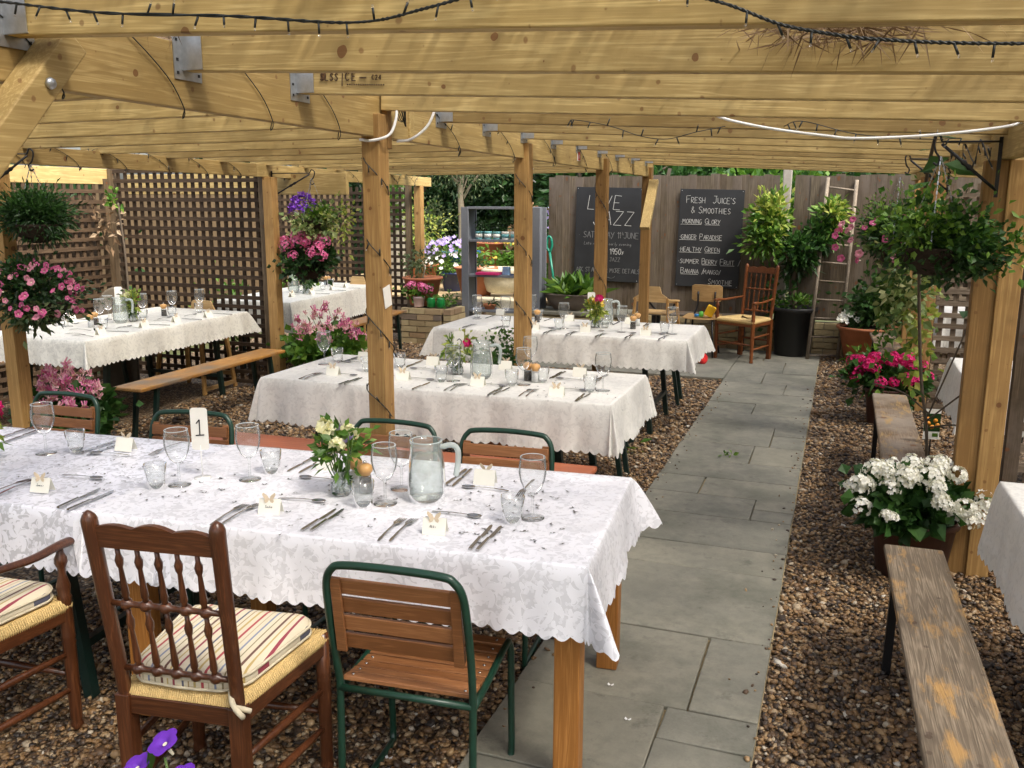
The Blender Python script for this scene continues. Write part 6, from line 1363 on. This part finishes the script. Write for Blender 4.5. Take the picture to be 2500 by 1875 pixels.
# log stack
t = thing('log_stack', 'stack of sawn logs on a rack behind the shelf', 'logs', (-4.75, 14.6, .453)); k = 0
for row, (n_, z) in enumerate(((6, .62), (5, .83), (4, 1.03), (2, 1.2), (1, 1.42))):
    for i in range(n_):
        r_ = rng.uniform(.09, .115); MB().lathe([(r_*.98, -.2), (r_, .2)], 10, smooth=False, wob=lambda q, j: 1+.1*math.sin(3*q+row+i)).build('log', M['log'], t, 0, (-.55+.22*i+.11*row+(.25 if row == 4 else 0), rng.uniform(-.05, .05), z), (R(90), 0, 0))
MB().box((0, .0, .48), (1.4, .5, .05)).build('rack_board', M['fence'], t)
for x in (-.62, .62): MB().box((x, 0, .23), (.06, .4, .46)).build('rack_leg', M['fence'], t)
MB().bar((-.5, -.24, .05), (.1, -.24, .46), .05, .04).build('rack_brace', M['honey'], t); MB().box((.05, .1, .25), (1.1, .03, .4)).build('rack_back', M['plastic'], t)
# ivy on the end wall beyond the booth, hedges and trees
t = thing('garden_pillar', 'pale rendered garden wall end covered with ivy', 'wall', (-6.9, 13.2, 0)); MB().box((0, 0, 1.1), (.35, .4, 2.2)).build('masonry', plain('pale_render', (.42, .38, .3), .9, 0, .25, 12, .3), t); leaf_obj('ivy', 900, (.05, -.25, 1.75), (.32, .12, .6), .08, M['leafbright'], t, 160, 14, .4, .75)
def tree(label, loc, h, rad, n, mat, seed, size=.16):
    t = thing('garden_tree', label, 'tree', loc, 0, 'trees beyond the garden'); MB().tube(spline([(0, 0, 0), (.05, 0, h*.35), (.0, .05, h*.65)], 4), [.12]*5+[.09]*4, 8).build('trunk', M['bark'], t)
    mb = MB()
    for k in range(7): q = k*.9; mb.tube(spline([(0, 0, h*(.25+.04*k)), (rad[0]*.4*math.cos(q), rad[1]*.4*math.sin(q), h*.55), (rad[0]*.8*math.cos(q), rad[1]*.8*math.sin(q), h*(.55+.05*k))], 3), .03, 5)
    mb.build('limbs', M['bark'], t); leaf_obj('crown', n, (0, 0, h*.6), rad, size, M[mat], t, seed, 34, .24, .45, .15); return t
tree('tall dark tree behind the olive, left of the shelf', (-8.6, 17., 0), 4.4, (2.2, 1.6, 2.2), 9000, 'leafdark', 170)
tree('dense dark evergreen directly behind the grey shelf', (-6.0, 17.4, 0), 4.6, (2.0, 1.5, 2.4), 9000, 'leafdark', 171)
tree('dark bushy tree behind the log stack', (-4.0, 17.0, 0), 4.2, (1.7, 1.4, 2.1), 7000, 'leafdark', 172)
tree('broad leaved green tree rising at the left end of the plank fence', (-3.6, 13.6, 0), 3.0, (.8, .7, 1.3), 2600, 'leaf', 173, .19)
tree('dark tree far left behind the ivy covered wall', (-11., 15.5, 0), 4.0, (1.8, 1.5, 2.0), 5000, 'leafdark', 174)
for i, (x, m) in enumerate(((-2.3, 'leaf'), (-.7, 'leafbright'), (.9, 'leaf'), (2.4, 'leafbright'))):
    t = thing('hedge_bush', f'{ORD[i]} green bush from the left showing above the plank fence', 'bush', (x, 12.3, 0), 0, 'bushes above the fence'); leaf_obj('foliage', 1800, (0, 0, 1.75), (.95, .5, .62), .13, M[m], t, 180+i, 22, .35, .6); MB().tube([(0, 0, 0), (0, 0, 1.6)], .04, 6).build('stem', M['bark'], t)
t = thing('back_hedge', 'dark clipped hedge closing the garden behind the trees', 'hedge', (-5., 19.5, 0)); leaf_obj('foliage', 9000, (0, 0, 2.2), (8., .7, 2.6), .26, M['leafdark'], t, 190, 90, .16, .6)
MB().box((0, .3, 1.9), (15., .3, 3.8)).build('inner_growth', M['leafdark'], t)
t = thing('side_hedge', 'dark hedge behind the tan side trellis', 'hedge', (-7.7, 5.0, 0)); leaf_obj('foliage', 5500, (0, 0, 1.2), (.35, 3.0, 1.2), .12, M['leafdark'], t, 191, 50, .2, .6); MB().box((-.25, 0, 1.0), (.1, 6.2, 2.0)).build('inner_growth', M['leafdark'], t)
for i, (x, y, z) in enumerate(((-6.3, 8.3, .5), (-6.2, 9.5, .7))):
    t = thing('booth_shrub', ('near', 'far')[i]+' leafy shrub glimpsed through the wide trellis', 'bush', (x, y, 0), 0, 'shrubs in the sunlit booth'); leaf_obj('foliage', 420, (0, 0, z), (.25, .3, .5), .08, M['leafbright'], t, 195+i, 8, .4)
t = thing('lattice_creeper', 'sprig of bright creeper in the corner of the two trellises', 'creeper', (-6.6, 6.95, 1.75)); leaf_obj('leaves', 40, (.05, 0, 0), (.08, .06, .12), .06, M['leafbright'], t, 198, 6, .4, .8); leaf_obj('dry_leaves', 60, (-.15, 0, -.15), (.25, .08, .2), .07, M['straw'], t, 199, 6, .4, .5)
MB().tube(spline([(.1, 0, -1.6), (.12, 0, -.6), (.08, 0, 0)], 4), .01, 6).build('stem', M['bark'], t)
# dark wall far right behind the booths
t = thing('boundary_fence', 'dark boundary fence beyond the right hand booths', 'fence', (4.2, 6., 0)); MB().box((0, 0, 1.), (.08, 14., 2.)).build('panelling', M['fence'], t)
t = thing('leaf_sprig', 'small green leaf sprig fallen on the middle of the stone path', 'leaf', (-.647, 6.27, .03)); leaf_obj('leaflets', 12, (0, 0, .006), (.045, .03, .004), .04, M['leafbright'], t, 210, 4, .5, .6)
